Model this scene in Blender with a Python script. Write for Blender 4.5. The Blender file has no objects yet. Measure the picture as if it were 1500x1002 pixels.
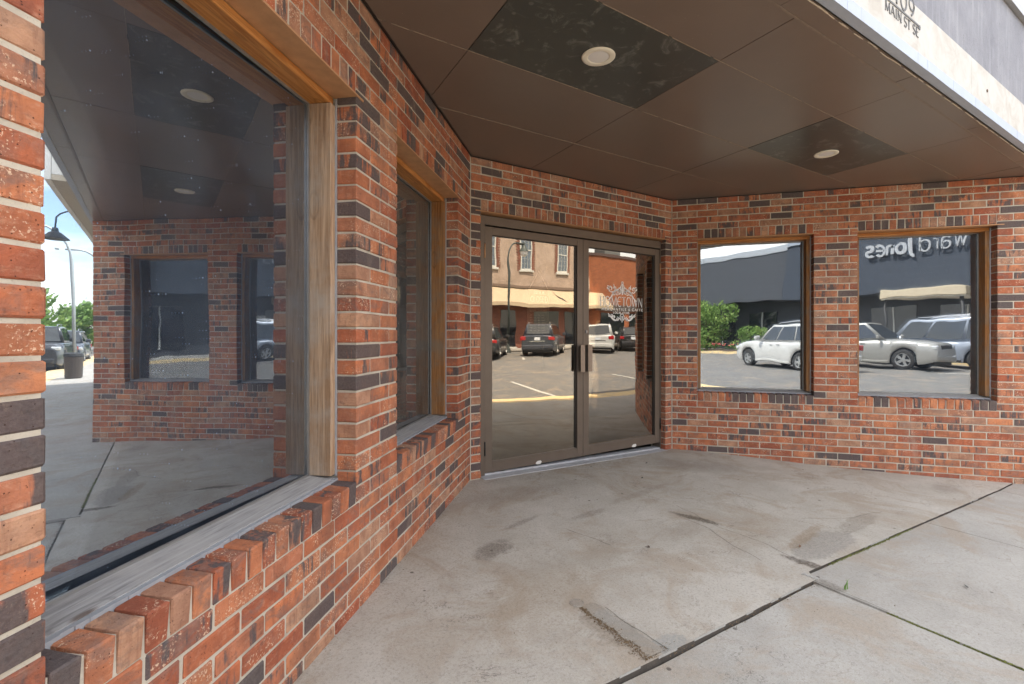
import bpy, bmesh, math, random
from mathutils import Vector, Matrix, noise as mnoise
random.seed(11)
S = bpy.context.scene
COL = S.collection
R = math.radians

# ------------------------------------------------------------------ camera, sky, sun, exposure
CAMLOC = Vector((-1.8209, -3.5475, 1.2167))
YAW = R(57.0217)
FPX, CX, CY = 715.93, 761.76, 488.0          # focal length and principal point, in pixels of a 1500 px wide frame
cd = bpy.data.cameras.new('camera')
cam = bpy.data.objects.new('camera', cd); COL.objects.link(cam)
cam.location = CAMLOC; cam.rotation_euler = (R(90), 0, YAW - R(90))
cd.sensor_width = 36; cd.lens = FPX / 1500 * 36
cd.shift_x = (750 - CX) / 1500; cd.shift_y = (CY - 501) / 1500
cd.clip_start = .05; cd.clip_end = 2000
S.camera = cam

SUN_EL, SUN_DIR = R(60), Vector((-.30, .95, 0)).normalized()   # the sun stands high behind the shop
SUN_AZ = math.atan2(SUN_DIR.x, SUN_DIR.y)                     # clockwise from +Y
wd = bpy.data.worlds.new('World'); S.world = wd; wd.use_nodes = True
nt = wd.node_tree; nt.nodes.clear()
wo = nt.nodes.new('ShaderNodeOutputWorld'); bg = nt.nodes.new('ShaderNodeBackground')
sky = nt.nodes.new('ShaderNodeTexSky'); sky.sky_type = 'NISHITA'; sky.sun_disc = False
sky.sun_elevation = SUN_EL; sky.sun_rotation = SUN_AZ; sky.dust_density = 2.0; sky.air_density = 1.0; sky.ozone_density = 1.0
bg.inputs[1].default_value = .13
# broken white cloud, the same all round the sky
tc = nt.nodes.new('ShaderNodeTexCoord'); mp = nt.nodes.new('ShaderNodeMapping'); mp.inputs['Scale'].default_value = (1, 1, 3.0)
cn = nt.nodes.new('ShaderNodeTexNoise'); cn.inputs['Scale'].default_value = 2.6; cn.inputs['Detail'].default_value = 8; cn.inputs['Roughness'].default_value = .58
cr = nt.nodes.new('ShaderNodeValToRGB'); cr.color_ramp.elements[0].position = .36; cr.color_ramp.elements[1].position = .60
cr.color_ramp.elements[1].color = (.85, .85, .85, 1)
mx = nt.nodes.new('ShaderNodeMix'); mx.data_type = 'RGBA'; mx.inputs['B'].default_value = (7.2, 6.9, 6.4, 1)
nt.links.new(tc.outputs['Generated'], mp.inputs[0]); nt.links.new(mp.outputs[0], cn.inputs['Vector']); nt.links.new(cn.outputs['Fac'], cr.inputs[0])
nt.links.new(cr.outputs[0], mx.inputs['Factor']); nt.links.new(sky.outputs[0], mx.inputs['A'])
nt.links.new(mx.outputs['Result'], bg.inputs[0]); nt.links.new(bg.outputs[0], wo.inputs[0])

sd = bpy.data.lights.new('sun', 'SUN'); sd.energy = 3.3; sd.angle = R(.5); sd.color = (1, .95, .87)
sun = bpy.data.objects.new('sun', sd); COL.objects.link(sun)
to_sun = Vector((SUN_DIR.x * math.cos(SUN_EL), SUN_DIR.y * math.cos(SUN_EL), math.sin(SUN_EL)))
sun.rotation_euler = to_sun.to_track_quat('Z', 'Y').to_euler(); sun.location = (0, 20, 30)

S.view_settings.view_transform = 'Standard'; S.view_settings.look = 'None'
S.view_settings.gamma = 1; S.view_settings.use_curve_mapping = False
S.view_settings.exposure = 2.32
S.render.engine = 'CYCLES'
S.cycles.use_denoising = True
S.cycles.max_bounces = 10; S.cycles.glossy_bounces = 5; S.cycles.diffuse_bounces = 5; S.cycles.transparent_max_bounces = 12
S.cycles.sample_clamp_indirect = 6
S.cycles.caustics_reflective = False; S.cycles.caustics_refractive = False

# ------------------------------------------------------------------ helpers
def link(o, parent=None):
    COL.objects.link(o)
    if parent is not None: o.parent = parent
    return o
def tag(o, label=None, cat=None, group=None, kind=None):
    if label: o['label'] = label
    if cat: o['category'] = cat
    if group: o['group'] = group
    if kind: o['kind'] = kind
    return o
def empty(name, loc=(0, 0, 0), rz=0, parent=None):
    o = bpy.data.objects.new(name, None); o.empty_display_size = .2
    link(o, parent); o.location = loc; o.rotation_euler = (0, 0, rz); return o
def obj(name, bm, m, parent=None, loc=None, rot=None, smooth=False):
    me = bpy.data.meshes.new(name)
    bmesh.ops.recalc_face_normals(bm, faces=bm.faces)
    bm.to_mesh(me); bm.free()
    if isinstance(m, (list, tuple)):
        for q in m: me.materials.append(q)
    else: me.materials.append(m)
    if smooth:
        for p in me.polygons: p.use_smooth = True
    o = bpy.data.objects.new(name, me); link(o, parent)
    if loc is not None: o.location = loc
    if rot is not None: o.rotation_euler = rot
    return o
def copy_tree(o, parent=None):
    c = o.copy(); link(c, parent)
    for ch in list(o.children): copy_tree(ch, c)
    return c
def box(bm, x0, x1, y0, y1, z0, z1, bev=0, mi=0):
    vs = [bm.verts.new((x, y, z)) for x in (x0, x1) for y in (y0, y1) for z in (z0, z1)]
    fs = [bm.faces.new([vs[i] for i in q]) for q in ((0, 1, 3, 2), (4, 6, 7, 5), (0, 4, 5, 1), (2, 3, 7, 6), (0, 2, 6, 4), (1, 5, 7, 3))]
    for f in fs: f.material_index = mi
    if bev:
        es = list({e for f in fs for e in f.edges})
        bmesh.ops.bevel(bm, geom=es, offset=bev, segments=1, affect='EDGES')
    return vs
def cbox(c, d, bev=0):
    bm = bmesh.new(); box(bm, c[0]-d[0]/2, c[0]+d[0]/2, c[1]-d[1]/2, c[1]+d[1]/2, c[2]-d[2]/2, c[2]+d[2]/2, bev); return bm
def prism(bm, poly, h0, h1, axis='z', mi=0):
    """extrude a 2-D polygon between h0 and h1; axis is the direction of extrusion"""
    def P(p, h):
        return {'z': (p[0], p[1], h), 'y': (p[0], h, p[1]), 'x': (h, p[0], p[1])}[axis]
    a = [bm.verts.new(P(p, h0)) for p in poly]; b = [bm.verts.new(P(p, h1)) for p in poly]
    n = len(poly); fs = [bm.faces.new(a), bm.faces.new(b)]
    for i in range(n): fs.append(bm.faces.new((a[i], a[(i+1) % n], b[(i+1) % n], b[i])))
    for f in fs: f.material_index = mi
    return fs
def tube(bm, pts, r, seg=8, cap=True, mi=0):
    pts = [Vector(p) for p in pts]; rings = []
    rr = r if isinstance(r, (list, tuple)) else [r] * len(pts)
    prev = None
    for i, p in enumerate(pts):
        d = (pts[min(i+1, len(pts)-1)] - pts[max(i-1, 0)]).normalized()
        ref = prev if prev is not None else (Vector((0, 0, 1)) if abs(d.z) < .9 else Vector((1, 0, 0)))
        u = (ref - d * ref.dot(d)).normalized(); v = d.cross(u); prev = u
        rings.append([bm.verts.new(p + (u*math.cos(2*math.pi*k/seg) + v*math.sin(2*math.pi*k/seg)) * rr[i]) for k in range(seg)])
    for a, b in zip(rings, rings[1:]):
        for k in range(seg):
            f = bm.faces.new((a[k], a[(k+1) % seg], b[(k+1) % seg], b[k])); f.material_index = mi; f.smooth = True
    if cap:
        for q in (rings[0], rings[-1]): bm.faces.new(q).material_index = mi
def lathe(bm, prof, seg=32, c=(0, 0, 0), mi=0):
    """profile of (radius, z) turned about z"""
    rings = []
    for r, z in prof:
        if r < 1e-6: rings.append([bm.verts.new((c[0], c[1], c[2]+z))])
        else: rings.append([bm.verts.new((c[0]+r*math.cos(2*math.pi*k/seg), c[1]+r*math.sin(2*math.pi*k/seg), c[2]+z)) for k in range(seg)])
    for a, b in zip(rings, rings[1:]):
        for k in range(seg):
            q = [a[k % len(a)], a[(k+1) % len(a)], b[(k+1) % len(b)], b[k % len(b)]]
            q = list(dict.fromkeys(q))
            if len(q) > 2:
                try: bm.faces.new(q).material_index = mi
                except ValueError: pass
def ribbon(bm, pts, w, y0=0, y1=-.0012, closed=False):
    """flat stroke in the x-z plane, with a little thickness"""
    n = len(pts); L_, R_ = [], []
    ww = w if isinstance(w, (list, tuple)) else [w]*n
    for i, p in enumerate(pts):
        a = pts[(i-1) % n] if (closed or i > 0) else p
        b = pts[(i+1) % n] if (closed or i < n-1) else p
        d = Vector((b[0]-a[0], b[1]-a[1]));
        if d.length < 1e-9: d = Vector((1, 0))
        d.normalize(); nn = Vector((-d.y, d.x)) * ww[i] / 2
        L_.append((p[0]+nn.x, p[1]+nn.y)); R_.append((p[0]-nn.x, p[1]-nn.y))
    rng = range(n) if closed else range(n-1)
    for i in rng:
        j = (i+1) % n
        q = [L_[i], L_[j], R_[j], R_[i]]
        fa = [bm.verts.new((x, y1, z)) for x, z in q]; fb = [bm.verts.new((x, y0, z)) for x, z in q]
        bm.faces.new(fa); 
        for k in range(4): bm.faces.new((fa[k], fa[(k+1) % 4], fb[(k+1) % 4], fb[k]))

def project(P):
    d = Vector(P) - CAMLOC
    f = d.x*math.cos(YAW) + d.y*math.sin(YAW); r = d.x*math.sin(YAW) - d.y*math.cos(YAW)
    if f < .05: return None
    return (CX + FPX*r/f, CY - FPX*d.z/f, f)

# ------------------------------------------------------------------ materials
def newmat(name):
    m = bpy.data.materials.new(name); m.use_nodes = True
    n = m.node_tree; n.nodes.clear()
    return m, n
class NB:
    """small node builder"""
    def __init__(s, name): s.m, s.t = newmat(name); s.out = s.n('OutputMaterial')
    def n(s, t, **kw):
        q = s.t.nodes.new('ShaderNode' + t)
        for k, v in kw.items(): setattr(q, k, v)
        return q
    def l(s, a, b): s.t.links.new(a, b)
    def v(s, sock, val):
        if hasattr(val, 'is_output') or isinstance(val, bpy.types.NodeSocket): s.l(val, sock)
        else: sock.default_value = val
    def coord(s, kind='Object', scale=(1, 1, 1), loc=None):
        t = s.n('TexCoord'); mp = s.n('Mapping'); mp.inputs['Scale'].default_value = scale
        s.l(t.outputs[kind], mp.inputs['Vector'])
        if loc is not None: s.v(mp.inputs['Location'], loc)
        return mp.outputs[0]
    def geo(s, scale=(1, 1, 1)):
        g = s.n('NewGeometry'); mp = s.n('Mapping'); mp.inputs['Scale'].default_value = scale
        s.l(g.outputs['Position'], mp.inputs['Vector']); return mp.outputs[0]
    def noise(s, vec, scale, detail=4, rough=.55, dist=0):
        q = s.n('TexNoise'); s.l(vec, q.inputs['Vector']); q.inputs['Scale'].default_value = scale
        q.inputs['Detail'].default_value = detail; q.inputs['Roughness'].default_value = rough; q.inputs['Distortion'].default_value = dist
        return q.outputs['Fac']
    def voro(s, vec, scale, feature='F1', rnd=1, out='Distance'):
        q = s.n('TexVoronoi', feature=feature); s.l(vec, q.inputs['Vector']); q.inputs['Scale'].default_value = scale
        q.inputs['Randomness'].default_value = rnd; return q.outputs[out]
    def ramp(s, fac, els, interp='LINEAR'):
        q = s.n('ValToRGB'); q.color_ramp.interpolation = interp; e = q.color_ramp.elements
        while len(e) < len(els): e.new(.5)
        for k, (p, c) in enumerate(els):
            e[k].position = p; e[k].color = c if len(c) == 4 else (*c, 1)
        s.l(fac, q.inputs[0]); return q.outputs[0]
    def step(s, fac, a, b):
        q = s.n('MapRange', interpolation_type='SMOOTHSTEP'); s.v(q.inputs['Value'], fac); s.v(q.inputs['From Min'], a); s.v(q.inputs['From Max'], b); return q.outputs[0]
    def math(s, op, a, b=None, clamp=False):
        q = s.n('Math', operation=op, use_clamp=clamp); s.v(q.inputs[0], a)
        if b is not None: s.v(q.inputs[1], b)
        return q.outputs[0]
    def mix(s, f, a, b, blend='MIX'):
        q = s.n('Mix', data_type='RGBA', blend_type=blend); s.v(q.inputs['Factor'], f)
        for k, c in (('A', a), ('B', b)):
            if isinstance(c, tuple): q.inputs[k].default_value = c if len(c) == 4 else (*c, 1)
            else: s.l(c, q.inputs[k])
        return q.outputs['Result']
    def bump(s, h, strength=.3, dist=.01, normal=None):
        q = s.n('Bump'); q.inputs['Strength'].default_value = strength; q.inputs['Distance'].default_value = dist
        s.l(h, q.inputs['Height'])
        if normal is not None: s.l(normal, q.inputs['Normal'])
        return q.outputs[0]
    def attr(s, name, typ): return s.n('Attribute', attribute_name=name, attribute_type=typ).outputs['Fac']
    def pbsdf(s, color, rough=.6, metal=0, normal=None, spec=.5, coat=0):
        b = s.n('BsdfPrincipled')
        if isinstance(color, tuple): b.inputs['Base Color'].default_value = (*color[:3], 1)
        else: s.l(color, b.inputs['Base Color'])
        s.v(b.inputs['Roughness'], rough); s.v(b.inputs['Metallic'], metal); s.v(b.inputs['Specular IOR Level'], spec)
        b.inputs['Coat Weight'].default_value = coat
        if normal is not None: s.l(normal, b.inputs['Normal'])
        s.l(b.outputs[0], s.out.inputs[0]); return b

def plain(name, col, rough=.6, metal=0, var=.12, scale=12, coat=0, bump=0, spec=.5):
    b = NB(name); c = b.coord()
    nz = b.noise(c, scale, 5)
    colr = b.mix(nz, tuple(x*(1-var) for x in col), tuple(min(1, x*(1+var)) for x in col))
    nm = b.bump(b.noise(c, scale*5, 3), bump, .004) if bump else None
    b.pbsdf(colr, rough, metal, nm, spec, coat); return b.m

def brick_material():
    b = NB('flashed_brick')
    tone = b.math('ADD', b.attr('tone', 'OBJECT'), b.attr('tone_mesh', 'GEOMETRY'))
    flash = b.math('ADD', b.attr('flash', 'OBJECT'), b.attr('flash_mesh', 'GEOMETRY'))
    seed = b.math('MULTIPLY', tone, 37.0)
    comb = b.n('CombineXYZ'); b.l(seed, comb.inputs[0]); b.l(seed, comb.inputs[1]); b.l(seed, comb.inputs[2])
    def co(sc): return b.coord('Object', sc, comb.outputs[0])
    base = b.ramp(tone, [(0, (.36, .098, .052)), (.20, (.47, .135, .064)), (.40, (.57, .190, .085)), (.58, (.63, .250, .118)), (.72, (.52, .180, .092)), (.84, (.58, .330, .200)), (1, (.50, .275, .175))])
    soft = b.noise(co((1, 1, 1)), 9, 5, .6)
    base = b.mix(b.step(soft, .32, .72), b.mix(.55, base, (.17, .06, .04)), base)
    pale = b.noise(co((1, 1, 1.6)), 34, 4, .7)
    base = b.mix(b.math('MULTIPLY', b.step(pale, .52, .70), .42), base, (.58, .31, .20))
    streak = b.noise(co((38, 38, 5)), 1, 4, .65, .4)
    base = b.mix(b.math('MULTIPLY', b.step(streak, .52, .68), .40), base, (.20, .075, .05))
    wash = b.noise(co((1, 1, 1.4)), 11, 6, .68, .9); wsel = b.step(b.math('FRACT', b.math('MULTIPLY', tone, 13.7)), .30, .62)
    wmask = b.math('MULTIPLY', b.step(wash, .44, .62), b.math('ADD', .06, b.math('MULTIPLY', wsel, .52)))
    base = b.mix(wmask, base, b.mix(b.noise(co((1, 1, 1)), 90, 3, .6), (.115, .085, .075), (.27, .19, .16)))
    blot = b.noise(co((1, 1, 1)), 26, 6, .75, .8)
    base = b.mix(b.math('MULTIPLY', b.step(blot, .56, .68), .5), base, (.13, .065, .052))
    # flashing: dark bands across the brick, fading at their edges
    band = b.noise(co((26, 26, 3.2)), 1, 5, .62, .6)
    patch = b.noise(co((9, 9, 9)), 1, 4, .6)
    bf = b.math('ADD', b.math('MULTIPLY', band, .62), b.math('MULTIPLY', patch, .38))
    thr = b.math('SUBTRACT', .80, b.math('MULTIPLY', flash, .62))
    dk = b.step(bf, b.math('SUBTRACT', thr, .035), b.math('ADD', thr, .05))
    grain = b.noise(co((1, 1, 1)), 120, 3, .6)
    charcoal = b.mix(grain, (.042, .039, .043), (.15, .13, .125))
    col = b.mix(b.math('MULTIPLY', dk, .93), base, charcoal)
    gp = b.geo((1, 1, .55)); wn = b.noise(gp, 1.7, 6, .65, .6)
    col = b.mix(b.math('MULTIPLY', b.step(wn, .50, .70), .34), col, (.16, .10, .075))       # old grime, in broad patches
    ef = b.noise(b.geo((1, 1, .4)), 2.9, 6, .7, .9)
    col = b.mix(b.math('MULTIPLY', b.step(ef, .56, .72), .26), col, (.55, .43, .34))        # faint lime bloom
    # sandy white specks on some bricks, pinholes on all
    sp = b.step(b.noise(co((1, 1, 1)), 150, 3, .65), .565, .625)
    some = b.step(b.noise(co((1, 1, 1)), 14, 2), .44, .58)
    sel = b.step(b.math('FRACT', b.math('MULTIPLY', tone, 7.31)), .46, .56)
    col = b.mix(b.math('MULTIPLY', b.math('MULTIPLY', b.math('MULTIPLY', sp, some), b.math('SUBTRACT', 1, b.math('MULTIPLY', dk, .9))), b.math('MULTIPLY', sel, .85)), col, (.74, .54, .38))
    pin = b.step(b.math('ADD', b.voro(co((1, 1, 1)), 95), b.math('MULTIPLY', grain, .12)), .22, .15)
    pin2 = b.math('MULTIPLY', pin, b.step(b.noise(co((1, 1, 1)), 30, 2), .46, .54))
    col = b.mix(b.math('MULTIPLY', pin2, .85), col, (.055, .022, .018))
    # old mortar smear, thin and pale
    sm = b.noise(co((1, 1, 1)), 21, 6, .7)
    col = b.mix(b.math('MULTIPLY', b.step(sm, .60, .78), .30), col, (.48, .38, .29))
    h = b.math('ADD', b.noise(co((1, 1, 1)), 60, 6, .7), b.math('MULTIPLY', b.math('SUBTRACT', 1, pin2), .6))
    drag = b.noise(co((14, 14, 90)), 1, 3, .6)
    h = b.math('ADD', h, b.math('MULTIPLY', drag, .5))
    b.pbsdf(col, .82, 0, b.bump(h, .75, .007), .25); return b.m

def mortar_material():
    b = NB('mortar'); c = b.geo()
    n1 = b.noise(c, 7, 5); n2 = b.noise(c, 160, 4, .7)
    col = b.ramp(n1, [(.25, (.38, .335, .275)), (.5, (.52, .465, .38)), (.78, (.62, .565, .47))])
    col = b.mix(b.math('MULTIPLY', b.step(n2, .55, .75), .4), col, (.2, .17, .14))
    b.pbsdf(col, .92, 0, b.bump(n2, .6, .003), .2); return b.m

def wood_material(name, light, dark, weather=None, wear=.5, knots=True, along='X', rough=.72):
    b = NB(name)
    sc = {'X': (1.2, 26, 26), 'Z': (26, 26, 1.2)}[along]
    c = b.coord('Object', sc); g = b.noise(c, 1.6, 6, .62, 1.6)
    fine = b.noise(b.coord('Object', tuple(x*5 for x in sc)), 1.2, 4, .6)
    col = b.mix(b.step(g, .33, .68), dark, light)
    col = b.mix(b.math('MULTIPLY', b.step(fine, .48, .68), .45), col, tuple(x*.45 for x in dark))
    if knots:
        kc = b.coord('Object', {'X': (3.1, 9, 9), 'Z': (9, 9, 3.1)}[along]); kd = b.voro(kc, 1.0)
        kk = b.step(b.math('ADD', kd, b.math('MULTIPLY', fine, .10)), .17, .09)
        col = b.mix(b.math('MULTIPLY', kk, .75), col, (.075, .038, .02))
        ring = b.step(b.math('ABSOLUTE', b.math('SUBTRACT', kd, .21)), .035, .01)
        col = b.mix(b.math('MULTIPLY', ring, .35), col, tuple(x*.4 for x in dark))
    if weather:
        w = b.noise(b.geo((1, 1, 1)), 5, 5, .65)
        col = b.mix(b.math('MULTIPLY', b.step(w, .5-wear*.4, .85-wear*.4), .85), col, weather)
    b.pbsdf(col, rough, 0, b.bump(b.math('ADD', g, fine), .5, .003), .3); return b.m

def concrete_material(name, stains, base=((.33, .295, .245), (.435, .40, .345), (.52, .485, .43)), seed=0, streak=True):
    b = NB(name); c = b.geo()
    big = b.noise(c, .9, 5, .6, .6); mid = b.noise(c, 5, 6, .65, .4); fine = b.noise(c, 90, 5, .75); sand = b.noise(c, 420, 2, .6)
    v = b.math('ADD', b.math('MULTIPLY', big, .55), b.math('MULTIPLY', mid, .45))
    col = b.ramp(v, [(.30, base[0]), (.5, base[1]), (.68, base[2])])
    warm = b.noise(c, 1.7, 6, .68, 1.2)
    col = b.mix(b.math('MULTIPLY', b.step(warm, .47, .66), .55), col, (.31, .235, .16))
    col = b.mix(b.math('MULTIPLY', b.step(fine, .47, .70), .60), col, (.20, .18, .155))
    crk = b.step(b.math('ABSOLUTE', b.math('SUBTRACT', b.noise(b.geo((1, 1, 0)), .75, 8, .66, .5), .47)), .0022, .0006)
    col = b.mix(b.math('MULTIPLY', crk, b.math('MULTIPLY', b.step(b.noise(c, 1.3, 2), .48, .56), .65)), col, (.09, .075, .06))
    peb = b.step(b.voro(c, 120), .22, .12)
    col = b.mix(b.math('MULTIPLY', peb, b.math('MULTIPLY', b.step(mid, .42, .6), .35)), col, (.16, .145, .125))
    col = b.mix(b.math('MULTIPLY', b.step(sand, .53, .68), .38), col, (.62, .60, .56))
    # dirty water marks with crisp rims
    wm = b.noise(b.geo((1, 1.7, 1)), 1.35, 7, .6, 1.4)
    rim = b.step(b.math('ABSOLUTE', b.math('SUBTRACT', wm, .56)), .014, .002)
    col = b.mix(b.math('MULTIPLY', rim, b.math('MULTIPLY', b.step(mid, .45, .62), .30)), col, (.17, .135, .10))
    # gum and tar spots
    vd = b.voro(c, 5.5); vp = b.step(b.math('ADD', vd, b.math('MULTIPLY', fine, .03)), .075, .055)
    vsel = b.step(b.noise(c, 2.3, 2), .45, .52)
    col = b.mix(b.math('MULTIPLY', b.math('MULTIPLY', vp, vsel), .8), col, (.07, .055, .045))
    for (x, y, rx, ry, ang, amt, colr, hard) in stains:
        mp = b.n('Mapping', vector_type='TEXTURE'); g = b.n('NewGeometry'); b.l(g.outputs['Position'], mp.inputs[0])
        mp.inputs['Location'].default_value = (x, y, 0); mp.inputs['Rotation'].default_value = (0, 0, ang); mp.inputs['Scale'].default_value = (rx, ry, 50)
        ln = b.n('VectorMath', operation='LENGTH'); b.l(mp.outputs[0], ln.inputs[0])
        d = b.math('ADD', ln.outputs['Value'], b.math('MULTIPLY', b.math('SUBTRACT', b.noise(c, 1.1/max(min(rx, ry), .03), 6, .7, .8), .5), 1.5))
        f = b.step(d, 1.0, 1.0-hard)
        f = b.math('MULTIPLY', f, b.math('ADD', .55, b.math('MULTIPLY', b.step(fine, .40, .60), .45)))
        col = b.mix(b.math('MULTIPLY', f, amt), col, colr)
    h = b.math('ADD', b.math('ADD', fine, b.math('MULTIPLY', mid, .8)), b.math('MULTIPLY', sand, .5))
    rgh = b.math('ADD', .62, b.math('MULTIPLY', mid, .28))
    b.pbsdf(col, rgh, 0, b.bump(h, .55, .005), .3); return b.m

def glass_material(name, tint, refl, dust, dustcol=(.30, .33, .38), wave=.0014, scratches=True, gloss=(.93, .95, .96)):
    b = NB(name); c = b.coord('Object')
    wv = b.bump(b.noise(c, 1.6, 2, .5), 1.0, wave)
    gl = b.n('BsdfGlossy'); gl.inputs['Roughness'].default_value = .0; gl.inputs['Color'].default_value = (*gloss, 1); b.l(wv, gl.inputs['Normal'])
    tr = b.n('BsdfTransparent'); tr.inputs['Color'].default_value = (*tint, 1)
    fr = b.n('Fresnel'); fr.inputs['IOR'].default_value = 1.5
    f = b.math('ADD', refl, b.math('MULTIPLY', fr.outputs[0], 1-refl), clamp=True)
    m1 = b.n('MixShader'); b.l(f, m1.inputs[0]); b.l(tr.outputs[0], m1.inputs[1]); b.l(gl.outputs[0], m1.inputs[2])
    df = b.n('BsdfDiffuse'); df.inputs['Color'].default_value = (*dustcol, 1)
    film = b.noise(c, 3, 7, .7, .8); grit = b.noise(c, 240, 2, .6)
    fl = b.math('MULTIPLY', b.math('ADD', .45, b.math('MULTIPLY', b.step(film, .3, .7), .8)), dust)
    fl = b.math('ADD', fl, b.math('MULTIPLY', b.math('MULTIPLY', b.step(grit, .56, .72), b.step(film, .3, .65)), dust*1.1))
    if scratches:
        sc = b.voro(b.coord('Object', (1, 1, 1)), 30); s1 = b.step(b.math('ADD', sc, b.math('MULTIPLY', grit, .05)), .12, .07)
        st = b.voro(b.coord('Object', (70, 1, 11)), 1); s2 = b.math('MULTIPLY', b.step(st, .09, .05), b.step(b.noise(c, 5, 3), .57, .62))
        s1 = b.math('MULTIPLY', s1, b.step(b.noise(c, 7, 2), .44, .50))
        fl = b.math('ADD', fl, b.math('MULTIPLY', b.math('MAXIMUM', s1, s2), .75), clamp=True)
    m2 = b.n('MixShader'); b.l(fl, m2.inputs[0]); b.l(m1.outputs[0], m2.inputs[1]); b.l(df.outputs[0], m2.inputs[2])
    b.l(m2.outputs[0], b.out.inputs[0]); return b.m

M_BRICK = brick_material(); M_MORTAR = mortar_material()
M_WOOD_HEAD = wood_material('stained_cedar', (.58, .27, .085), (.36, .13, .03), None, rough=.5)
M_WOOD_JAMB = wood_material('weathered_cedar', (.55, .385, .255), (.31, .19, .11), (.42, .36, .30), .22, along='Z')
M_WOOD_JAMB2 = wood_material('brown_cedar', (.44, .22, .08), (.25, .10, .03), (.22, .17, .12), .3, along='Z')
M_WOOD_GREY = wood_material('silvered_timber', (.42, .41, .405), (.29, .28, .275), (.42, .40, .38), .25)
M_RUST = plain('rusty_lintel_steel', (.50, .27, .135), .6, .15, .3, 18, bump=.3)
M_CAULK = plain('grey_caulk', (.33, .34, .36), .75, 0, .25, 25, bump=.4)
M_BEAD = plain('dull_aluminium', (.30, .29, .28), .4, .6, .2, 20)
M_BRONZE = plain('bronze_aluminium', (.150, .118, .092), .42, .25, .16, 9)
M_BRONZE_DK = plain('dark_bronze', (.02, .018, .017), .35, .3, .1, 20)
M_HANDLE = plain('worn_bronze', (.27, .22, .18), .4, .6, .25, 40)
M_BLACK = plain('black_gasket', (.008, .008, .008), .6, 0, .1)
M_THRESH = plain('worn_threshold', (.50, .51, .53), .55, .2, .35, 22, bump=.5)
M_WHITE_DECAL = plain('white_vinyl', (.88, .88, .86), .5, 0, .04)
M_GLASS_L = glass_material('dusty_window_glass', (.62, .66, .70), .35, .095, (.21, .26, .34), gloss=(.90, .95, 1.0))
M_GLASS_L0 = glass_material('veiled_window_glass', (.60, .62, .62), .22, .16, (.33, .33, .32))
M_GLASS_R = glass_material('window_glass', (.66, .70, .74), .21, .05, (.25, .29, .36), scratches=False)
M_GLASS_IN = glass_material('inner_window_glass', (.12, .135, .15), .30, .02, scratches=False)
M_GLASS_D = glass_material('bronze_door_glass', (.74, .68, .60), .22, .025, (.34, .31, .28), .0013, scratches=False, gloss=(.96, .90, .80))
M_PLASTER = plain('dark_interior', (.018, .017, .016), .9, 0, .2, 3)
M_WHITE = plain('white_paint', (.72, .70, .65), .5, 0, .05)
M_LETTER = plain('dark_lettering', (.06, .055, .05), .5)

def soffit_material(name, base, smudge=0):
    b = NB(name); c = b.geo()
    n1 = b.noise(c, 2.2, 5, .6); n2 = b.noise(c, 300, 2, .5); n3 = b.noise(c, 9, 6, .7, 1)
    col = b.mix(n1, tuple(x*.85 for x in base), tuple(x*1.2 for x in base))
    sp = b.step(b.voro(c, 17), .05, .03)
    col = b.mix(b.math('MULTIPLY', sp, .55), col, (.30, .25, .2))
    rough = b.math('ADD', .25, b.math('MULTIPLY', n1, .10))
    if smudge:
        sm = b.math('MULTIPLY', b.step(n3, .52, .70), smudge)
        col = b.mix(sm, col, (.17, .17, .155))
        v = b.step(b.math('ADD', b.voro(c, 14), b.math('MULTIPLY', n3, .1)), .25, .16)
        col = b.mix(b.math('MULTIPLY', b.math('MULTIPLY', v, b.step(b.noise(c, 3.3, 2), .5, .58)), .32), col, (.24, .22, .2))
    b.pbsdf(col, rough, 0, b.bump(b.math('ADD', n2, n1), .05, .003), .5); return b.m
M_SOFFIT = soffit_material('brown_soffit_paint', (.150, .112, .090))
M_SOFFIT_DK = soffit_material('blackened_soffit_paint', (.052, .052, .046), .75)
M_TRIMLINE = plain('worn_joint_edge', (.26, .20, .15), .6, 0, .5, 30)

# ------------------------------------------------------------------ ground levels
def clampf(v, a, b): return max(a, min(b, v))
def gz(x, y):
    xx = clampf(x, -3.5, 6); t = clampf(-y/1.3, 0, 1); g = clampf((x-.7)/3.3, 0, 1)
    return .018 - .022*xx + .006*clampf(y, -4.6, 1) - .07*t*t*(3-2*t)*g
def rz(x, y): return -.20 - .018*clampf(x, -4, 6) + .027*clampf((x-3)/8, 0, 1)*clampf(-y-6, 0, 15)

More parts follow.
